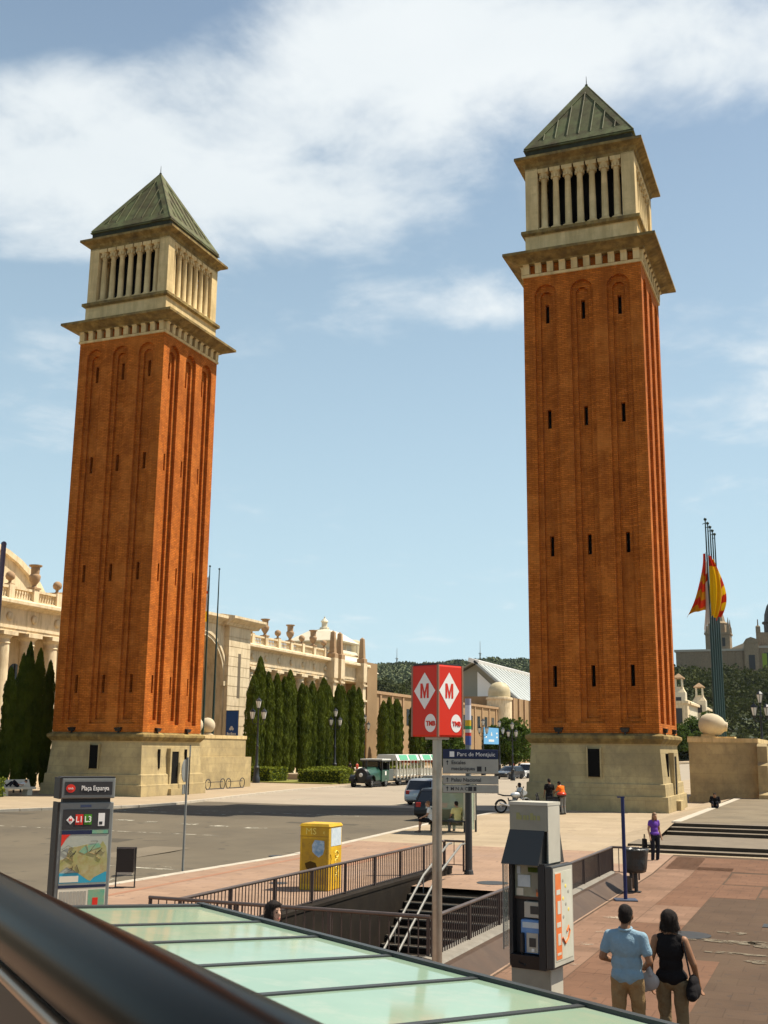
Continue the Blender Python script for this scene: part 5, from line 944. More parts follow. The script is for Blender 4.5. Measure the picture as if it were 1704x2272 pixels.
# ------------------------------------------------------------------ flagpoles and hanging flags
mat('pole_green', (.012, .035, .03), .35); mat('flag_yellow', (0.74, 0.47, 0.012), .75, transl=.35); mat('flag_red', (0.50, 0.035, 0.012), .75, transl=.35); mat('flag_yellow_shade', (0.46, 0.20, 0.010), .75, transl=.3); mat('flag_white', (.68, .64, .60), .75, transl=.3)  # striped flag's yellow is darkened in its colour to look backlit
def flag_mesh(name, mats, w0, w1, h, seed, lean, bands, bulge=False):
    """a limp flag: folds gathered at the hoist top, fanning towards the bottom; bands = list of material index along the drop"""
    rng = random.Random(seed); me = bpy.data.meshes.new(name); V = []; F = []; MI = []; nu, nv = 44, 64; ph = rng.uniform(0, 6)
    for j in range(nv + 1):
        v = j / nv; w = (w0 + (w1 - w0) * v ** 1.9) if not bulge else max(w0 * (1 - v), w1 * math.sin(math.pi * (.04 + .84 * v ** 1.15)) ** .8)
        for i in range(nu + 1):
            u = i / nu; V.append((u * w * lean + .02 * math.sin(v * 9 + ph), (.10 + .16 * v) * math.sin(u * 13 + ph + v * 2.5) * (.3 + u), -h * v * (1 - .0 * u) - .25 * h * (u - .5) * u * v * (1 if lean < 0 else .6) + .05 * math.sin(u * 9 + ph) * v))
    for j in range(nv):
        for i in range(nu): F.append((j * (nu + 1) + i, j * (nu + 1) + i + 1, (j + 1) * (nu + 1) + i + 1, (j + 1) * (nu + 1) + i)); MI.append(bands(i / nu, j / nv))
    me.from_pydata(V, [], F); [me.materials.append(MATS[m]) for m in mats]; me.polygons.foreach_set('material_index', MI); me.polygons.foreach_set('use_smooth', [True] * len(F)); me.update(); return me
for k, lab in enumerate(('leftmost and tallest of the five green flagpoles', 'second of the five green flagpoles from the left', 'middle one of the five green flagpoles', 'fourth of the five green flagpoles from the left', 'rightmost of the five green flagpoles')):
    y = 84 + k * 1.55; x = -8.15 + k * .015; t = thing('flagpole', lab, 'flagpole', (x, y, 4.1), 0, 'five flagpoles on the right pedestal'); top = 16.0
    MB().lathe([(.13, 0), (.11, .5), (.085, 7), (.045, top)], 10).build('pole', 'pole_green', t, smooth='auto'); MB().ell((0, 0, top + .1), (.12, .12, .12), 10, 6).build('ball', 'pole_green', t, smooth=True); MB().tube([(-.05, 0, top - .2), (-.22, 0, top - .25)], .03, 5).build('pulley', 'pole_green', t)
st5 = lambda u, v: (0 if v < .3 else int((v * .9 + u * .12) * 8 + .12 * math.sin(u * 13)) % 2)
for lab, m, x, y, z, w0, w1, h, ln_, bands, sd in (('red and yellow striped flag hanging left of the flagpoles', ('flag_red', 'flag_yellow_shade'), -8.25, 83.95, 17.6, .16, 1.65, 4.3, -1, st5, 1),
        ('plain yellow flag drooping from the middle flagpole', ('flag_yellow', 'flag_red'), -8.04, 83.8, 17.4, .2, .95, 4.5, 1, lambda u, v: 1 if (v < .16 or u > .86) else 0, 2),
        ('white flag tip hanging behind the striped flag', ('flag_white', 'flag_red'), -8.16, 83.7, 17.0, .06, .42, 4.7, -1, lambda u, v: 1 if .18 < v < .3 else 0, 3),
        ('orange red flag edge behind the yellow flag', ('flag_red', 'flag_yellow'), -8.0, 85.4, 17.4, .15, .98, 4.1, 1, lambda u, v: int(v * 7 + u * 2) % 2, 4)):
    t = thing('flag', lab, 'flag', (x, y, z), YAW); put('cloth', flag_mesh('cloth', m, w0, w1, h, sd, ln_, bands, sd in (2, 4)), t); MB().tube([(0, 0, .1), (0, 0, -h)], .012, 4).build('halyard', 'charcoal', t)
for lab, y, fl in (('left of the two thin dark flagpoles right of the left tower', 77.0, 1), ('right of the two thin dark flagpoles right of the left tower', 78.5, 0)):
    t = thing('flagpole', lab, 'flagpole', (-46.9 + .55, y, 4.1), 0, 'two flagpoles on the left pedestal'); MB().lathe([(.11, 0), (.08, 6), (.04, 13.3)], 8).build('pole', 'pole_green', t); MB().ell((0, 0, 13.4), (.09, .09, .09), 8, 6).build('ball', 'pole_green', t)
t = thing('flag', 'white and red flag half hidden behind the left tower edge', 'flag', (-46.4, 76.95, 16.6), YAW + math.pi); put('cloth', flag_mesh('cloth', ('flag_white', 'flag_red', 'flag_yellow'), .3, .55, 3.6, 9, 1, lambda u, v: 1 if .30 < v < .36 else (2 if v > .75 else 0)), t); MB().tube([(0, 0, .1), (0, 0, -3.4)], .012, 4).build('halyard', 'charcoal', t)
t = thing('banner_pole', 'purple-grey pole end rising at the far left edge', 'pole', (-54.8, 62.5, 0)); MB().tube([(0, 0, 0), (0, 0, 17.2)], .18, 10).build('pole', mat('pole_purple', (.10, .075, .11), .5), t); MB().ell((0, 0, 17.3), (.2, .2, .2), 8, 6).build('ball', 'pole_purple', t)
# ------------------------------------------------------------------ benches, bicycle racks
def bench(label, x, y, rz=math.pi / 2):
    t = thing('stone_bench', label, 'bench', (x, y, 0), rz); MB().box(-1.3, 1.3, -.32, .32, .38, .52).build('seat', 'cream', t, bevel=.02); MB().prism([(.28, .52), (.40, .52), (.62, .98), (.52, .98)], 'x', -1.3, 1.3).build('backrest', 'cream', t)
    for s in (-.9, .9): MB().box(s - .18, s + .18, -.25, .3, 0, .38).build('leg', 'cream', t)
bench('white bench at the left edge with a person lying on it', -49.2, 59.1, R(75)); bench('white bench behind the first hedge', -54.2, 108.5); bench('white bench between the two hedges', -50.4, 112.0, R(120)); bench('white bench right of the middle street lamp', -52.8, 124.6); bench('white bench behind the green train cab', -54, 133)
for lab, y in (('left of the two low bicycle racks before the left pedestal', 76.3), ('right of the two low bicycle racks before the left pedestal', 79.4)):
    t = thing('bicycle_rack', lab, 'rack', (-44.6, y, 0), 0, 'bicycle racks'); MB().tube([(0, -1.3, .04), (0, 1.3, .04)], .04, 6).build('base_bar', 'charcoal', t)
    for s in (-1.1, 1.1): MB().tube([(0, s + .38 * math.cos(a), .40 + .38 * math.sin(a)) for a in np.linspace(0, 2 * math.pi, 17)], .035, 6).build('hoop', 'charcoal', t)
    MB().tube([(0, -1.1, .55), (0, 1.1, .55)], .03, 6).build('top_bar', 'charcoal', t)
# ================================================================== glass canopy in the foreground
mat('canopy_glass', (0.30, 0.43, 0.30), .07, (0.36, 0.49, 0.35), 0.8, 3, spec=.6, dirt=(0.44, 0.50, 0.36), dirt_scale=2.2, streak=(0.40, 0.47, 0.34), streak_z=1.0, transl=.2)  # dirt noise also paints uneven reflections into the pane colour
mat('canopy_frame', (0.035, 0.038, 0.036), .45)
P0 = Vector((-5.96, 10.07, 1.665)); Uv = Vector((.9, -.44, -.03)).normalized(); Vv = Vector((.47, .88, -.07)); Vv = (Vv - Uv * Vv.dot(Uv)).normalized(); Nv = Uv.cross(Vv); Nv = Nv if Nv.z > 0 else -Nv
cn = thing('glass_canopy', 'pale green glass canopy of the station entrance across the bottom of the picture', 'canopy', P0)
cn.matrix_world = Matrix.Translation(P0) @ Matrix((Uv, Vv, Nv)).transposed().to_4x4()
WID = 4.4; breaks = [0, 1.02, 1.86, 2.80, 3.75, 4.73, 5.70, 6.65, 7.60]
for i, (a, b) in enumerate(zip(breaks, breaks[1:])):
    MB().box(a + .03, b - .03, -WID, -.05, -.012, .0).build('glass_pane', 'canopy_glass', cn)
    MB().box(b - .03, b + .03, -WID, -.05, -.05, .012).build('glazing_bar', 'canopy_frame', cn)
MB().box(-.06, 7.66, -.05, .03, -.10, .03).build('edge_beam', 'canopy_frame', cn); MB().box(-.06, .03, -WID, -.05, -.10, .02).build('end_beam', 'canopy_frame', cn); MB().box(-.06, 7.66, -WID - .08, -WID, -.10, .02).build('edge_beam', 'canopy_frame', cn)
for x, y in ((.3, -.2), (.3, -WID + .2), (4.7, -.2), (7.4, -WID + .2)):
    p = MB().tube([(x, y, -.08), (x, y, -2.0)], .05, 8).build('post', 'canopy_frame', cn)
# ================================================================== black handrail right before the photographer, with its parapet
hp = thing('near_handrail', 'thick dark tubular handrail crossing the bottom left corner, out of focus', 'handrail', (-.89, 1.05, 3.04))
a_ = Vector((-.89, 1.05, 3.035)); b_ = Vector((-.51, .72, 3.049)); d_ = (b_ - a_).normalized(); o_ = a_
mat('tube_black', (0.004, 0.0036, 0.0034), .26, spec=.025)
f_ = lambda t, dz=0: tuple(a_ + d_ * t - o_ + Vector((0, 0, dz)))
MB().tube([f_(-2.2), f_(0), f_(2.0)], .035, 28).build('tube', 'tube_black', hp, smooth='auto')
MB().tube([Vector(f_(-2.2, -.046)) - Vector((-d_.y, d_.x, 0)) * .012, Vector(f_(2.0, -.046)) - Vector((-d_.y, d_.x, 0)) * .012], .007, 10).build('lower_rail', mat('rail_copper', (0.34, 0.22, 0.14), .35, metal=.6), hp, smooth='auto')
sd = Vector((-d_.y, d_.x, 0)); q = MB()
for s in (-.006, .006): pass
q.add([Vector(f_(-2.2, -.035)) - sd * .006, Vector(f_(2.0, -.035)) - sd * .006, Vector(f_(2.0, -1.4)) - sd * .006, Vector(f_(-2.2, -1.4)) - sd * .006, Vector(f_(-2.2, -.035)) + sd * .006, Vector(f_(2.0, -.035)) + sd * .006, Vector(f_(2.0, -1.4)) + sd * .006, Vector(f_(-2.2, -1.4)) + sd * .006],
      [(0, 1, 2, 3), (7, 6, 5, 4), (0, 4, 5, 1), (3, 2, 6, 7), (0, 3, 7, 4), (1, 5, 6, 2)])
q.build('parapet_panel', mat('panel_dark', (.012, .010, .009), .5), hp)
# the walkway the photographer stands on
struct('walkway', MB().box(-6, 4, -6, .25, 1.35, 1.6), 'granite')
# ================================================================== vehicles
mat('car_glass', (0.012, 0.014, 0.016), .08, spec=.6); mat('tyre', (0.014, 0.014, 0.014), .8); mat('rim', (0.38, 0.38, 0.38), .35, metal=.6); mat('tail_light', (0.38, 0.02, 0.01), .25); mat('head_light', (.55, .55, .52), .2); mat('plate', (.60, .58, .50), .5)
tyre_m = MB().lathe([(.20, -.10), (.30, -.105), (.325, -.07), (.325, .07), (.30, .105), (.20, .10)], 22).move(Matrix.Rotation(R(90), 4, 'Y')).mesh('tyre', 'tyre', 'auto'); rim_b = MB().lathe([(.04, -.085), (.20, -.09), (.215, -.10), (.215, .10), (.20, .09), (.04, .085)], 18)
for k in range(5): rim_b.obox((.12 * math.cos(k * 1.2566), .12 * math.sin(k * 1.2566), .09), (.14, .05, .03), Matrix.Rotation(k * 1.2566, 4, 'Z'))
rim_m = rim_b.move(Matrix.Rotation(R(90), 4, 'Y')).mesh('rim', 'rim', 'auto')
def car(label, loc, rz, paint, hatch=True, L=4.1, Wd=1.72, Hh=1.48, van=False, group=None):
    """nose towards +y; the outline is lofted across the width with tumblehome"""
    t = thing('car', label, 'car', loc, rz, group); hL = L / 2; w = Wd / 2
    low = [(-hL, .30), (-hL - .03, .50), (-hL + .02, .82), (-hL + .10, .90), (hL - 1.15, .93), (hL - .35, .80), (hL - .05, .66), (hL, .42), (hL - .05, .26), (-hL + .1, .24)]
    rs = [[(x * s, y * (1 - .02 * abs(k)), z - (.0 if abs(k) < 3 else .03)) for y, z in low] for k, (x, s) in enumerate(((-w, .96), (-w, 1), (0, 1), (w, 1), (w, .96)))]
    rs = [[(-w * .97, y * .985, .30 + (z - .30) * .94) for y, z in low], [(-w, y, z * .985) for y, z in low], [(-w * .86, y * 1.01, z) for y, z in low], [(0, y * 1.025, z + .015) for y, z in low], [(w * .86, y * 1.01, z) for y, z in low], [(w, y, z * .985) for y, z in low], [(w * .97, y * .985, .30 + (z - .30) * .94) for y, z in low]]
    body = MB().rings(rs).build('body', paint, t, smooth='auto')
    rb = -hL + (.16 if hatch else .75); b0, b1 = -hL + (.06 if hatch else .45), hL - 1.05; t0, t1 = rb + (.30 if hatch else .35), b1 - (.75 if not van else .35); tw = w * .80
    ring = lambda ww, y0, y1, z: [(-ww, y0 + .1, z), (-ww * .9, y0, z), (ww * .9, y0, z), (ww, y0 + .1, z), (ww, y1 - .1, z), (ww * .9, y1, z), (-ww * .9, y1, z), (-ww, y1 - .1, z)]
    MB().rings([ring(w * .96, b0, b1, .88), ring(tw * 1.04, t0, t1, Hh - .10)], cap0=False, cap1=False).build('windows', 'car_glass', t, smooth='auto')
    MB().rings([ring(tw * 1.055, t0 - .03, t1 + .03, Hh - .12), ring(tw * .98, t0 + .1, t1 - .12, Hh - .015), ring(tw * .6, t0 + .35, t1 - .45, Hh)], cap0=False).build('roof', paint, t, smooth='auto')
    for sx in (-1, 1):
        for (ya, za, yb, zb) in ((b0 + .08, .9, t0 + .05, Hh - .1), (b1 - .08, .9, t1 - .05, Hh - .1), (.0, .9, .0, Hh - .1)): MB().tube([(sx * w * .965, ya, za), (sx * tw * 1.05, yb, zb)], .04, 6).build('pillar', paint, t)
        MB().box(min(sx * w * .90, sx * w * .62), max(sx * w * .90, sx * w * .62), -hL - .045, -hL + .08, .64, .86).build('tail_light', 'tail_light', t, bevel=.02); MB().box(min(sx * w * .92, sx * w * .6), max(sx * w * .92, sx * w * .6), hL - .28, hL - .02, .56, .70).build('headlight', 'head_light', t, bevel=.02)
        MB().obox((sx * (w + .09), .62, .95), (.16, .08, .12)).build('door_mirror', paint, t, bevel=.02)
        for y in (-hL + .75, hL - .80):
            wh = put('wheel', tyre_m, t, (sx * (w - .09), y, .325)); put('rim', rim_m, wh, (0, 0, 0))
    MB().box(-.26, .26, -hL - .06, -hL - .03, .60, .71).build('number_plate', 'plate', t); MB().box(-w * .9, w * .9, -hL - .07, -hL, .32, .50).build('bumper', paint, t, bevel=.03); MB().box(-w * .85, w * .85, hL - .06, hL + .04, .28, .44).build('bumper', 'charcoal', t, bevel=.03)
    MB().box(-w * .95, w * .95, -hL + .2, hL - .2, .18, .27).build('underbody', 'charcoal', t)
    return t
mat('silver_paint', (0.36, 0.37, 0.37), .3, metal=.5, coat=.6); mat('black_paint', (0.010, 0.0095, 0.009), .3, coat=.25, spec=.25); mat('white_paint', (.66, .66, .64), .3, coat=.5); mat('navy_paint', (0.025, 0.03, 0.04), .25, coat=.7)
car('silver estate car on the avenue just left of the sign pole', (-23.7, 66.6, -.12), 0, 'silver_paint', L=4.3, Hh=1.56)
car('black hatchback standing at the kerb partly hidden by the sign pole', (-18.0, 52.8, -.12), 0, 'black_paint', L=4.0, Hh=1.5)
car('dark car, leftmost of the three parked far up the avenue', (-36.0, 129.0, -.116), R(165), 'navy_paint', group='cars parked far up the avenue')
car('white van-like car in the middle of the three parked far up the avenue', (-35.2, 134.5, -.116), R(160), 'white_paint', Hh=1.75, van=True, group='cars parked far up the avenue')
car('white car, rightmost of the three parked far up the avenue by the tower', (-34.4, 141.5, -.116), R(160), 'white_paint', group='cars parked far up the avenue')
# ------------------------------------------------------------------ little green tourist train
mat('train_green', (0.018, 0.075, 0.045), .4, (0.013, 0.055, 0.035), 2.0, coat=.4); mat('train_black', (.012, .013, .013), .4); mat('train_roof', (.62, .62, .56), .5); mat('roof_green', (.10, .36, .20), .45); mat('train_red', (.40, .05, .02), .5)
tr = thing('train_engine', 'small green tourist train engine with a black nose, facing left', 'train', (-38.6, 92.0, -.116)); 
MB().rings([[(-.75, -1.0, .55), (.75, -1.0, .55), (.75, -1.0, 1.15), (.45, -1.0, 1.5), (-.45, -1.0, 1.5), (-.75, -1.0, 1.15)], [(-.85, 1.2, .55), (.85, 1.2, .55), (.85, 1.2, 1.35), (.55, 1.2, 1.75), (-.55, 1.2, 1.75), (-.85, 1.2, 1.35)]]).build('bonnet', 'train_green', tr, smooth='auto', bevel=.05)
MB().lathe([(.62, 0), (.66, .12), (.55, .28), (.25, .36), (.02, .38)], 18).move(Matrix.Translation((0, -.95, 1.02)) @ Matrix.Rotation(R(90), 4, 'X')).build('nose', 'train_black', tr, smooth='auto'); MB().lathe([(.17, 0), (.17, .08), (.10, .12)], 12).move(Matrix.Translation((0, -1.30, 1.05)) @ Matrix.Rotation(R(90), 4, 'X')).build('headlight', 'head_light', tr)
for sx in (-1, 1):
    MB().rings([[(sx * .55, -1.0 + .55 * math.cos(a), .50 + .55 * math.sin(a)) for a in np.linspace(0, math.pi, 9)], [(sx * 1.05, -1.0 + .55 * math.cos(a), .50 + .55 * math.sin(a)) for a in np.linspace(0, math.pi, 9)]], False, False, False).build('fender', 'train_black', tr); MB().ell((sx * .72, -1.22, .78), (.12, .14, .12), 10, 6).build('lamp', 'head_light', tr)
    for y, s in ((-1.0, 1.15), (2.2, 1.25)): wh = put('wheel', tyre_m, tr, (sx * .82, y, .37), sc=s); put('rim', rim_m, wh)
cab = MB().box(-.95, .95, 1.2, 2.9, .45, 1.45).build('cab', 'train_green', tr, bevel=.04); MB().box(-1.05, 1.05, .95, 3.05, 2.30, 2.42).build('roof', 'train_roof', cab); MB().box(-1.03, 1.03, .97, 3.03, 2.16, 2.30).build('roof_band', 'train_black', cab)
for sx in (-.9, .9):
    for y in (1.25, 2.85): MB().box(sx - .06, sx + .06, y - .06, y + .06, 1.4, 2.2).build('cab_post', 'train_black', cab)
MB().box(-.86, .86, 1.28, 1.32, 1.45, 2.16).build('windscreen', 'car_glass', cab); MB().box(.94, .97, 1.9, 2.2, 1.0, 1.35).build('badge', 'white_print', cab); MB().box(-.9, .9, 2.6, 2.66, .9, 2.1).build('rear_panel', 'train_black', cab); MB().lathe([(.12, 0), (.10, .5), (.18, .75)], 10, (0, -.2, 1.55)).build('chimney', 'train_black', tr); MB().box(-.8, .8, -1.2, 3, .35, .55).build('chassis', 'train_black', tr); MB().box(-.85, .85, 3.0, 4.2, .5, 1.5).build('tender', mat('tender_grey', (.09, .10, .09), .5), tr, bevel=.04)
mat('train_seat', (.66, .64, .56), .5)
def wagon(label, y):
    t = thing('train_wagon', label, 'train wagon', (-38.6, y, -.116), 0, 'open wagons of the little train'); MB().box(-.95, .95, 0, 5.6, .42, .58).build('floor', 'train_black', t); MB().prism([(-1.1, 2.25), (1.1, 2.25), (.85, 2.78), (-.85, 2.78)], 'y', -.15, 5.75).build('roof', 'train_roof', t)
    for k in range(2): MB().add([(1.09, .5 + k * 2.5, 2.30), (1.09, 2.6 + k * 2.5, 2.30), (.88, 2.6 + k * 2.5, 2.75), (.88, .5 + k * 2.5, 2.75)], [(0, 1, 2, 3)]).build('roof_panel', 'roof_green', t, (.012, 0, .008), fix=False)
    MB().box(-1.0, 1.0, 5.58, 5.62, 2.0, 2.3).build('sign_strip', 'train_red', t)
    for k in range(7):
        y0 = .1 + k * .9
        for sx in (-.92, .92): MB().box(sx - .035, sx + .035, y0 - .035, y0 + .035, .58, 2.26).build('post', 'train_seat', t)
        if k < 6: MB().box(-.85, .85, y0 + .2, y0 + .62, .85, .95).build('seat', 'train_seat', t); MB().box(-.85, .85, y0 + .62, y0 + .70, .85, 1.45).build('seat_back', 'train_seat', t)
    for sx in (-1, 1):
        for y0 in (1.0, 4.6): wh = put('wheel', tyre_m, t, (sx * .8, y0, .33)); put('rim', rim_m, wh)
wagon('open tourist train wagon with a green and white roof behind the engine', 96.8); wagon('second open tourist train wagon partly behind the sign pole', 103.2)
# ------------------------------------------------------------------ motorcycle
mc = thing('motorcycle', 'silver motorcycle parked on the pavement left of the right tower', 'motorcycle', (-15.9, 57.6, 0), YAW + R(-70)); mat('bike_silver', (.50, .50, .48), .3, metal=.4)
mt_ = MB().tube([(0, .31 * math.cos(a), .31 * math.sin(a)) for a in np.linspace(0, 2 * math.pi, 23)], .055, 8, False).mesh('tyre', 'tyre', 'auto'); ms_ = MB()
for k in range(10): ms_.tube([(0, 0, 0), (0, .28 * math.cos(k * .628), .28 * math.sin(k * .628))], .009, 4)
ms_.lathe([(.06, -.05), (.06, .05)], 10).tube([(0, .26 * math.cos(a), .26 * math.sin(a)) for a in np.linspace(0, 2 * math.pi, 17)], .018, 5, False); ms_ = ms_.mesh('spokes', 'rim')
for y in (-.72, .72): wh = put('wheel', mt_, mc, (0, y, .36)); put('spokes', ms_, wh)
for sx in (-.09, .09): MB().tube([(sx, .72, .36), (sx, .42, 1.05)], .028, 8).build('fork', 'rim', mc); MB().tube([(sx, -.72, .36), (sx, -.1, .42)], .03, 6).build('swing_arm', 'charcoal', mc)
MB().tube([(0, .40, .98), (0, .12, .55), (0, -.22, .45), (0, -.30, .78)], .035, 8).build('frame', 'charcoal', mc); MB().ell((0, .14, .92), (.15, .30, .15), 14, 8).build('tank', 'bike_silver', mc, smooth=True); MB().obox((0, -.02, .52), (.30, .42, .32)).build('engine', 'charcoal', mc, bevel=.04)
MB().rings([[(-.13, -.12, .86), (.13, -.12, .86), (.13, -.12, .92), (-.13, -.12, .92)], [(-.14, -.55, .86), (.14, -.55, .86), (.14, -.55, .93), (-.14, -.55, .93)], [(-.08, -.88, .95), (.08, -.88, .95), (.08, -.88, 1.0), (-.08, -.88, 1.0)]]).build('seat', 'black_metal', mc, bevel=.02)
MB().rings([[(-.05, .78, .95), (.05, .78, .95), (.04, .80, 1.08), (-.04, .80, 1.08)], [(-.15, .50, .86), (.15, .50, .86), (.12, .52, 1.22), (-.12, .52, 1.22)]]).build('fairing', 'bike_silver', mc, bevel=.02); MB().tube([(-.38, .30, 1.10), (-.2, .42, 1.08), (.2, .42, 1.08), (.38, .30, 1.10)], .018, 8).build('handlebar', 'charcoal', mc)
for sx in (-1, 1): MB().tube([(sx * .30, .36, 1.10), (sx * .36, .40, 1.28)], .01, 5).build('mirror_stalk', 'charcoal', mc); MB().ell((sx * .37, .40, 1.32), (.07, .02, .05), 10, 6).build('mirror', 'charcoal', mc)
MB().rings([[(-.06, .42, .70), (.06, .42, .70), (.06, .46, .74), (-.06, .46, .74)], [(-.08, .78, .76), (.08, .78, .76), (.08, .78, .79), (-.08, .78, .79)], [(-.06, 1.06, .60), (.06, 1.06, .60), (.06, 1.07, .63), (-.06, 1.07, .63)]]).build('mudguard', 'bike_silver', mc); MB().tube([(.14, .05, .40), (.16, -.4, .40), (.16, -.85, .52)], .045, 8).build('exhaust', 'rim', mc)
MB().tube([(-.05, 0, .42), (-.28, -.05, .02)], .016, 6).build('side_stand', 'charcoal', mc)
sc_ = thing('scooter', 'scooter with a red seat box before the right tower, mostly hidden by the kiosk', 'scooter', (-14.25, 57.9, 0), YAW + R(60))
for y in (-.55, .62): wh = put('wheel', mt_, sc_, (0, y, .28), sc=.78); put('spokes', ms_, wh)
MB().rings([[(-.16, -.75, .62), (.16, -.75, .62), (.14, -.75, .80), (-.14, -.75, .80)], [(-.18, -.1, .40), (.18, -.1, .40), (.16, -.1, .78), (-.16, -.1, .78)]]).build('rear_body', 'charcoal', sc_, bevel=.04); MB().rings([[(-.2, .28, .32), (.2, .28, .32), (.2, .34, .32), (-.2, .34, .32)], [(-.16, .48, .98), (.16, .48, .98), (.14, .53, .98), (-.14, .53, .98)]]).build('leg_shield', 'charcoal', sc_, bevel=.02); MB().box(-.17, .17, -.15, .34, .28, .34).build('footboard', 'charcoal', sc_)
MB().tube([(0, .62, .28), (0, .46, 1.02)], .03, 8).tube([(-.3, .38, 1.05), (.3, .38, 1.05)], .018, 6).build('steering', 'charcoal', sc_); MB().box(-.14, .14, -.72, -.1, .80, .88).build('seat', 'black_metal', sc_, bevel=.03)
MB().ell((0, -.86, 1.02), (.26, .25, .12), 18, 8).build('top_box_lid', mat('box_red', (.50, .04, .012), .3), sc_, smooth=True); MB().ell((0, -.86, .96), (.25, .24, .12), 18, 8).build('top_box', 'black_metal', sc_, smooth=True)
# ================================================================== people
mat('skin', (0.44, 0.235, 0.135), .55, (0.38, 0.19, 0.105), 12.0); mat('skin_tan', (0.28, 0.135, 0.065), .55, (0.23, 0.105, 0.05), 12.0); mat('skin_pale', (0.60, 0.36, 0.24), .55); mat('hair_black', (0.012, 0.009, 0.008), .75, (0.026, 0.017, 0.012), 60.0, bump=.6, bscale=120, spec=.2); mat('hair_brown', (0.16, 0.075, 0.03), .5, (0.22, 0.11, 0.045), 40.0)
mat('polo_blue', (0.24, 0.34, 0.40), .9, (0.20, 0.295, 0.35), 7.0, bump=1.0, bscale=9); mat('khaki', (0.30, 0.19, 0.085), .9, (0.24, 0.15, 0.07), 7.0, bump=1.0, bscale=9); mat('top_black', (0.012, 0.010, 0.010), .85, bump=.4, bscale=16); mat('trouser_beige', (0.20, 0.14, 0.075), .9, (0.16, 0.112, 0.06), 7.0, bump=1.0, bscale=9)
mat('purple', (0.14, 0.055, 0.32), .8, (0.11, 0.04, 0.26), 8.0); mat('orange_shirt', (0.72, 0.14, 0.012), .8); mat('jeans_dark', (.018, .018, .024), .85); mat('grey_trouser', (.20, .19, .17), .85); mat('white_cloth', (.66, .64, .60), .85); mat('yellow_cloth', (.72, .62, .26), .85); mat('shoe', (.03, .025, .02), .6)
def fleshed(name, prims, m, voxel, parent, smooth=6, loc=None, folds=0.0, seed=0):
    """union of tapered limbs and ellipsoids, remeshed into one continuous surface"""
    mb = MB()
    for p in prims:
        if p[0] == 'e': mb.ell(p[1], p[2], 14, 10, p[3] if len(p) > 3 else None)
        else:
            a, ra, b, rb = Vector(p[1]), p[2], Vector(p[3]), p[4]; mb.tube([a, a.lerp(b, .5), b], [ra, (ra + rb) / 2, rb], 12); mb.ell(a, (ra,) * 3, 12, 8); mb.ell(b, (rb,) * 3, 12, 8)
    me = mb.mesh(name, m); o = bpy.data.objects.new('tmp', me); C.objects.link(o)
    r = o.modifiers.new('r', 'REMESH'); r.mode = 'VOXEL'; r.voxel_size = voxel; s = o.modifiers.new('s', 'SMOOTH'); s.iterations = smooth; s.factor = .5
    dg = bpy.context.evaluated_depsgraph_get(); me2 = bpy.data.meshes.new_from_object(o.evaluated_get(dg)); bpy.data.objects.remove(o); me2.name = name; me2.materials.clear(); me2.materials.append(MATS[m]); me2.polygons.foreach_set('use_smooth', [True] * len(me2.polygons))
    if folds:                                             # creases pressed into the cloth along its hang
        n = len(me2.vertices); P = np.zeros(n * 3, np.float32); me2.vertices.foreach_get('co', P); P = P.reshape(-1, 3); N_ = np.zeros(n * 3, np.float32); me2.vertices.foreach_get('normal', N_); N_ = N_.reshape(-1, 3); x, y, z = P.T
        w = np.sin(30 * z + 14 * x + 2.2 * np.sin(11 * x + 6 * z + seed) + seed) * .5 + np.sin(52 * x - 17 * z + 1.8 * np.sin(16 * z + 5 * y + seed) + 7 * y) * .35 + np.sin(19 * z - 26 * x + seed * 2 + 9 * y) * .35
        P += N_ * (folds * w)[:, None]; me2.vertices.foreach_set('co', P.ravel()); me2.update()
    return put(name, me2, parent, loc)
def strands(hair_o, m, n, L, seed):
    """loose locks lying over the hair surface"""
    me = hair_o.data; k = len(me.vertices); P = np.zeros(k * 3, np.float32); me.vertices.foreach_get('co', P); P = P.reshape(-1, 3); N_ = np.zeros(k * 3, np.float32); me.vertices.foreach_get('normal', N_); N_ = N_.reshape(-1, 3)
    rng = np.random.default_rng(seed); i = rng.integers(0, k, n); p = P[i] + N_[i] * .002; nn = N_[i]; d = np.tile(np.array([[0, -.25, -1.0]]), (n, 1)) + rng.normal(size=(n, 3)) * .28; d -= nn * (d * nn).sum(1)[:, None] * .85; d /= np.linalg.norm(d, axis=1)[:, None]; s = np.cross(d, nn); s /= np.linalg.norm(s, axis=1)[:, None] + 1e-6
    l = L * rng.uniform(.5, 1.3, (n, 1)); w = .0022; V = np.stack([p - s * w, p + s * w, p + d * l + s * w * .3 + nn * .004, p + d * l - s * w * .3 + nn * .004], 1).reshape(-1, 3)
    return tag(put('strands', npmesh('strands', V, np.arange(4 * n).reshape(-1, 4), m), hair_o), kind='stuff')
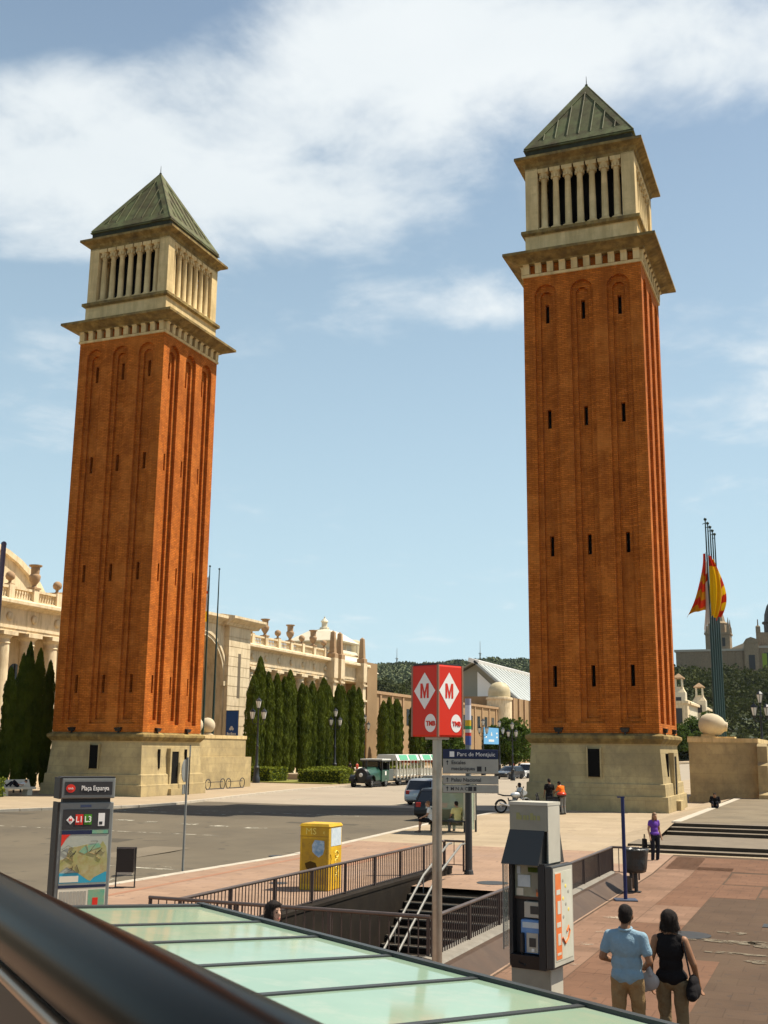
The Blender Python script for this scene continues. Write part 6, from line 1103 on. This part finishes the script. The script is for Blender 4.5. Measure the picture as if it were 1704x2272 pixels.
def hand(w, d, side, sz=1.0, curl=.5):
    """palm and five fingers from the wrist w along direction d; side is the thumb direction"""
    w = Vector(w); d = Vector(d).normalized(); s = Vector(side); s = (s - d * s.dot(d)).normalized(); n = d.cross(s); P = []
    pc = w + d * .055 * sz; P.append(('c', w, .024 * sz, pc, .030 * sz)); kn = w + d * .09 * sz
    for k, (off, L) in enumerate(((.030, .072), (.011, .082), (-.009, .077), (-.028, .060))):
        b = kn + s * off * sz; P.append(('c', pc + s * off * .8 * sz, .016 * sz, b, .0125 * sz)); d2 = (d + n * curl * .6).normalized(); m = b + d2 * L * .5 * sz; d3 = (d + n * curl * 1.6).normalized(); P.append(('c', b, .0105 * sz, m, .0095 * sz)); P.append(('c', m, .0095 * sz, m + d3 * L * .5 * sz, .0075 * sz))
    tb = w + d * .03 * sz + s * .026 * sz; t1 = tb + (d * .7 + s * .75).normalized() * .04 * sz; P.append(('c', tb, .014 * sz, t1, .011 * sz)); P.append(('c', t1, .011 * sz, t1 + (d + s * .25).normalized() * .03 * sz, .0085 * sz)); return P
def person(label, loc, rz, top, legs, skin='skin', hair='hair_black', hairstyle='short', sleeves=.5, J=None, H=1.75, voxel=.016, female=False, shoes='shoe', top_len=0.0, shorts=False, head_turn=0.0, hands=True, face=False):
    """faces +y; J overrides joints given for a 1.75 m figure"""
    t = thing('person', label, 'person', loc, rz); t.scale = (H / 1.75,) * 3
    sw = .165 if female else .19; hw = .105 if female else .095
    j = dict(ankL=(-.10, -.02, .09), ankR=(.10, -.02, .09), kneL=(-.105, .03, .50), kneR=(.105, .03, .50), hipL=(-hw, 0, .93), hipR=(hw, 0, .93), pel=(0, 0, .98), waist=(0, -.005, 1.12), chest=(0, -.015, 1.30), neck=(0, -.02, 1.49), head=(0, .015, 1.63),
             shoL=(-sw, -.015, 1.405), shoR=(sw, -.015, 1.405), elbL=(-sw - .06, -.04, 1.14), elbR=(sw + .06, -.04, 1.14), wriL=(-sw - .07, .06, .90), wriR=(sw + .07, .06, .90), toeL=(-.12, .15, .03), toeR=(.12, .15, .03)); j.update(J or {}); V3 = {k: Vector(v) for k, v in j.items()}; g = V3
    hd = g['head']; Rh = Matrix.Rotation(head_turn, 4, 'Z'); hp_ = lambda x, y, z: hd + (Rh @ Vector((x, y, z)))
    ax = (g['neck'] - g['pel']).normalized(); tilt = Vector((0, 0, 1)).rotation_difference(ax).to_matrix().to_4x4()
    cw = .150 if female else .176; ww = .122 if female else .160; pw = .165 if female else .162
    flesh = [('e', hp_(0, 0, 0), (.076, .092, .112), Rh), ('e', hp_(0, .035, -.055), (.056, .055, .062), Rh), ('e', hp_(0, .095, -.012), (.014, .020, .024), Rh), ('e', hp_(-.078, 0, -.01), (.014, .026, .032), Rh), ('e', hp_(.078, 0, -.01), (.014, .026, .032), Rh), ('c', g['neck'], .060, hp_(0, -.01, -.08), .054),
             ('e', g['chest'], (cw, .105, .17), tilt), ('e', g['waist'], (ww, .095, .14), tilt), ('e', g['pel'], (pw, .110, .12), tilt)]
    for s in 'LR':
        flesh += [('c', g['neck'] - ax * .03, .060, g['sho' + s] - ax * .01, .050), ('c', g['sho' + s], .056, g['elb' + s], .042), ('c', g['elb' + s], .041, g['wri' + s], .026), ('c', g['hip' + s], .088, g['kne' + s], .058), ('c', g['kne' + s], .056, g['ank' + s], .038), ('c', g['ank' + s], .038, g['toe' + s], .028), ('e', g['kne' + s].lerp(g['ank' + s], .3) + Vector((0, -.02, 0)), (.052, .055, .10))]
        dd = (g['wri' + s] - g['elb' + s]).normalized()
        if hands: flesh += hand(g['wri' + s], dd, Vector((0, 1, 0)) if abs(dd.y) < .7 else Vector((1 if s == 'L' else -1, 0, .2)), 1.0)
        else: flesh += [('c', g['wri' + s], .028, g['wri' + s] + dd * .13, .026)]
    body = fleshed('body', flesh, skin, voxel * .7 if hands and voxel < .014 else voxel, t, 3)
    sh = [('e', g['chest'], (cw + .022, .122, .18), tilt), ('e', g['waist'], (ww + .026, .115, .16), tilt), ('e', g['pel'] + ax * .01, (pw + .030, .138, .10 + top_len), tilt)]
    for s in 'LR':
        sh += [('c', g['neck'] - ax * .045, .066, g['sho' + s] - ax * .002 if sleeves else g['neck'].lerp(g['sho' + s], .70) - ax * .012, .064 if sleeves else .060)]
        if sleeves > 0:
            e = g['sho' + s].lerp(g['elb' + s], min(sleeves, 1)); sh += [('c', g['sho' + s], .066, e, .062)]
            if sleeves > 1: sh += [('c', g['elb' + s], .056, g['elb' + s].lerp(g['wri' + s], sleeves - 1), .044)]
    if not sleeves: sh += [('e', g['neck'] - ax * .075 + Vector((0, -.012, 0)), (.118, .088, .062), tilt)] + [('c', g['chest'] + Vector((sx * .105, -.03, .05)), .055, Vector((sx * .105, -.02, g['sho' + q].z + .022)), .030) for sx, q in ((-1, 'L'), (1, 'R'))]
    top_o = fleshed('top', sh, top, voxel, t, 4, folds=.0035 if voxel < .014 else 0, seed=len(label))
    if sleeves and voxel < .014: MB().tube([g['neck'] + Vector((.070 * math.cos(a), .066 * math.sin(a) - .004, .004 + .014 * math.sin(a))) for a in np.linspace(0, 2 * math.pi, 17)], .016, 8).build('collar', top, top_o, smooth=True)
    lg = [('e', g['pel'] - ax * .03, (pw + .012, .120, .12), tilt)]
    for s in 'LR':
        lg += [('c', g['hip' + s], .102, g['kne' + s], .074)]
        if not shorts: lg += [('c', g['kne' + s], .074, g['ank' + s] + Vector((0, 0, .0)), .062)]
    fleshed('trousers', lg, legs, voxel, t, 4, folds=.006 if voxel < .014 else 0, seed=len(label) + 2)
    if shoes:
        for s in 'LR': fleshed('shoe', [('c', g['ank' + s] + Vector((0, -.03, -.035)), .045, g['toe' + s], .036), ('e', g['toe' + s], (.045, .07, .032))], shoes, voxel * .8, t, 2)
    hr = [('e', hp_(0, -.014, .032), (.084, .096, .098), Rh), ('e', hp_(0, -.050, -.005), (.078, .056, .076), Rh)]
    if hairstyle == 'bob': hr += [('e', hp_(0, -.03, .02), (.105, .108, .11), Rh), ('e', hp_(-.075, -.02, -.06), (.040, .062, .075), Rh), ('e', hp_(.075, -.02, -.06), (.040, .062, .075), Rh), ('e', hp_(0, -.06, -.07), (.09, .055, .07), Rh), ('e', hp_(.10, -.02, -.085), (.03, .04, .028), Rh), ('e', hp_(-.085, -.05, -.095), (.035, .04, .03), Rh)]
    if hairstyle == 'long': hr += [('e', hp_(0, -.06, -.12), (.085, .045, .16), Rh), ('e', hp_(-.07, -.02, -.10), (.03, .05, .15), Rh), ('e', hp_(.07, -.02, -.10), (.03, .05, .15), Rh)]
    if hairstyle == 'straight': hr += [('e', hp_(-.07, -.005, -.05), (.028, .07, .12), Rh), ('e', hp_(.07, -.005, -.05), (.028, .07, .12), Rh), ('e', hp_(0, -.06, -.07), (.085, .05, .12), Rh), ('e', hp_(0, .03, .085), (.07, .055, .03), Rh)]
    ho = fleshed('hair', hr, hair, min(voxel, .012), t, 2, folds=.0035 if voxel < .014 else 0, seed=5)
    if voxel < .014: strands(ho, hair, 900 if hairstyle != 'short' else 700, .06 if hairstyle != 'short' else .022, len(label))
    if face:
        for sx in (-1, 1):
            e = MB().ell(hp_(sx * .031, .083, .008), (.014, .008, .007), 10, 6, Rh).build('eye', 'hair_black', body); MB().obox(hp_(sx * .032, .088, .028), (.034, .008, .007), Rh).build('eyebrow', 'hair_black', body)
        MB().ell(hp_(0, .086, -.058), (.022, .008, .008), 10, 6, Rh).build('mouth', mat('lips', (.38, .10, .08), .5), body)
    return t
# couple walking away across the square
person('person seen from behind in a light blue polo shirt and khaki trousers', (-2.55, 14.25, -.45), R(-4), 'polo_blue', 'khaki', 'skin_tan', 'hair_black', 'short', .62, H=1.84, voxel=.012, top_len=.03,
       J=dict(elbL=(-.27, -.05, 1.17), wriL=(-.20, .16, 1.10), elbR=(.27, -.04, 1.16), wriR=(.16, .17, 1.06), kneR=(.105, .10, .52), ankR=(.10, -.06, .14), toeR=(.11, .09, .05), kneL=(-.11, .0, .50), ankL=(-.11, .06, .09), toeL=(-.12, .22, .03)))
person('person seen from behind in a black sleeveless top, dark bobbed hair, arms bare', (-2.08, 14.6, -.45), R(-2), 'top_black', 'trouser_beige', 'skin_tan', 'hair_black', 'bob', 0, H=1.77, voxel=.012, female=True, top_len=.02,
       J=dict(elbL=(-.245, -.03, 1.14), wriL=(-.25, .05, .90), elbR=(.27, -.03, 1.15), wriR=(.30, .08, .92), kneL=(-.10, .08, .52), ankL=(-.10, -.05, .13), toeL=(-.11, .10, .05)))
hb = thing('handbag', 'black shoulder bag hanging at the hip of the person in the sleeveless top', 'bag', (-1.82, 14.55, .32), R(-4)); fleshed('bag_body', [('e', (0, 0, .10), (.085, .17, .11)), ('e', (0, .02, .19), (.06, .15, .09)), ('e', (0, -.10, .06), (.07, .09, .07)), ('e', (0, .11, .07), (.07, .09, .07))], 'top_black', .012, hb, 3); MB().tube([(0, -.14, .26), (-.08, -.06, .60), (-.10, .0, .68), (-.08, .06, .60), (0, .14, .26)], .012, 6).build('strap', 'top_black', hb)
pg = thing('plastic_bag', 'pale folded carrier bag held beside the person in the blue polo', 'bag', (-2.31, 14.45, .38), R(10)); fleshed('sack', [('e', (-.02, 0, .12), (.13, .05, .11)), ('e', (-.08, 0, .04), (.06, .035, .05)), ('c', (0, 0, .20), .05, (-.03, 0, .32), .02)], mat('bag_pale', (.42, .38, .34), .5, (.34, .30, .28), 8).name, .012, pg, 2)
# young person whose head shows above the canopy
person('person with straight black hair whose head shows above the glass canopy', (-5.98, 11.6, -.20), YAW + R(222), 'top_black', 'jeans_dark', 'skin_pale', 'hair_black', 'straight', .5, H=1.74, voxel=.013, female=True, head_turn=R(8), face=True, hands=False)
# person in purple with a dark bag
person('person with long fair hair in a purple shirt standing before the steps', (-5.97, 39.3, -.42), YAW + R(200), 'purple', 'jeans_dark', 'skin', 'hair_brown', 'long', .4, H=1.64, voxel=.018, female=True, hands=False, J=dict(head=(.0, .045, 1.61)))
hb = thing('handbag', 'dark bag hanging from the hand of the person in purple', 'bag', (-6.30, 39.25, .0), R(20)); MB().rings([[(-.07, -.16, 0), (.07, -.16, 0), (.07, .16, 0), (-.07, .16, 0)], [(-.06, -.14, .34), (.06, -.14, .34), (.06, .14, .34), (-.06, .14, .34)]]).build('bag_body', 'top_black', hb, bevel=.02); MB().tube([(0, -.10, .32), (0, -.06, .48), (0, .06, .48), (0, .10, .32)], .012, 6).build('strap', 'top_black', hb)
# people at the foot of the right tower
person('person in an orange shirt bending over the scooter by the right tower', (-13.35, 57.9, 0), YAW + R(40), 'orange_shirt', 'grey_trouser', 'skin_tan', 'hair_black', 'short', .7, H=1.74, voxel=.02, hands=False, top_len=.06, J=dict(waist=(0, .04, 1.12), chest=(0, .10, 1.28), neck=(0, .18, 1.44), head=(0, .26, 1.55), shoL=(-.2, .14, 1.38), shoR=(.2, .14, 1.38), elbL=(-.24, .26, 1.14), elbR=(.24, .26, 1.14), wriL=(-.16, .44, 1.06), wriR=(.16, .44, 1.06)))
person('person in a black shirt beside the orange-shirted one at the right tower', (-14.15, 58.25, 0), YAW + R(10), 'top_black', 'jeans_dark', 'skin_tan', 'hair_black', 'short', .7, H=1.78, voxel=.02, hands=False)
SEAT = dict(pel=(0, 0, .55), hipL=(-.10, .02, .53), hipR=(.10, .02, .53), kneL=(-.13, .42, .52), kneR=(.13, .42, .52), ankL=(-.12, .44, .10), ankR=(.12, .44, .10), toeL=(-.13, .60, .04), toeR=(.13, .60, .04), waist=(0, -.01, .69), chest=(0, .02, .87), neck=(0, .05, 1.06), head=(0, .11, 1.19), shoL=(-.2, .04, .99), shoR=(.2, .04, .99), elbL=(-.25, .12, .74), elbR=(.25, .12, .74), wriL=(-.15, .34, .64), wriR=(.15, .34, .64))
person('person seated on the tower base step left of the motorcycle helper, legs drawn up', (-16.3, 60.6, .25), YAW + R(110), 'white_cloth', 'grey_trouser', 'skin_tan', 'hair_black', 'bob', .8, H=1.62, voxel=.02, hands=False, female=True, J=SEAT)
LOW = dict(SEAT); LOW.update(kneL=(-.13, .34, .74), kneR=(.13, .34, .74), ankL=(-.12, .46, .30), ankR=(.12, .46, .30), toeL=(-.13, .60, .24), toeR=(.13, .60, .24), head=(0, .20, 1.10), neck=(0, .12, 1.0), chest=(0, .07, .84))
person('person in dark clothes crouched on the terrace edge below the right pedestal', (-6.25, 62.2, -.05), YAW + R(160), 'top_black', 'jeans_dark', 'skin_tan', 'hair_black', 'short', 1.5, H=1.68, voxel=.02, hands=False, J=LOW)
person('person with bare legs seated at the front of the bus shelter bench', (-16.0, 45.0, gz(45) - .05), YAW + R(85), 'white_cloth', 'top_black', 'skin', 'hair_brown', 'short', .5, H=1.74, voxel=.02, hands=False, shorts=True, J=SEAT)
person('person in a pale yellow shirt seated on the bus shelter bench', (-14.95, 45.45, gz(45) - .05), YAW + R(30), 'yellow_cloth', 'grey_trouser', 'skin', 'hair_black', 'short', .6, H=1.74, voxel=.02, hands=False, J=SEAT)
# far strollers
for lab, x, y, tp2, lg2, rz in (('person in dark clothes walking behind the second hedge, left of the pair', -51.6, 118.0, 'top_black', 'jeans_dark', 1.2), ('person in red walking behind the second hedge, right of the pair', -50.9, 118.4, 'train_red', 'grey_trouser', 1.4),
                                ('person in pink strolling far up the avenue under the light blue banner', -40.6, 147, 'flag_red', 'grey_trouser', 2.4), ('person in dark clothes strolling far up the avenue by the round tree', -40.0, 148.2, 'top_black', 'jeans_dark', 2.6)):
    person(lab, (x, y, 0), rz, tp2, lg2, 'skin', 'hair_black', 'short', .6, H=1.72, voxel=.03, hands=False)
LIE = dict(SEAT); LIE.update(pel=(0, 0, .12), waist=(0, -.14, .14), chest=(0, -.32, .20), neck=(0, -.48, .30), head=(0, -.60, .36), shoL=(-.2, -.40, .24), shoR=(.2, -.40, .24), elbL=(-.28, -.2, .14), elbR=(.28, -.2, .14), wriL=(-.2, .02, .2), wriR=(.2, .02, .2), hipL=(-.1, .05, .12), hipR=(.1, .05, .12), kneL=(-.12, .38, .42), kneR=(.12, .42, .34), ankL=(-.11, .66, .12), ankR=(.11, .78, .1), toeL=(-.12, .74, .2), toeR=(.12, .86, .2))
person('person lying back on the white bench at the left edge', (-49.15, 59.2, .52), R(75) + R(90), 'white_cloth', 'jeans_dark', 'skin', 'hair_black', 'short', .6, H=1.7, voxel=.025, hands=False, J=LIE)
# ================================================================== thin summer haze over the whole place
hzm = bpy.data.materials.new('haze'); hzm.use_nodes = True; hzm.node_tree.nodes.clear()
pv_ = hzm.node_tree.nodes.new('ShaderNodeVolumePrincipled'); mo_ = hzm.node_tree.nodes.new('ShaderNodeOutputMaterial'); hzm.node_tree.links.new(pv_.outputs[0], mo_.inputs['Volume'])
pv_.inputs['Color'].default_value = (0.86, 0.92, 1.0, 1); pv_.inputs['Density'].default_value = 0.00002; pv_.inputs['Anisotropy'].default_value = 0.2
MATS['haze'] = hzm
tag(MB().box(-6100, 6100, -700, 7100, -8.0, 165).build('haze', 'haze'), kind='stuff')
bpy.context.view_layer.update()
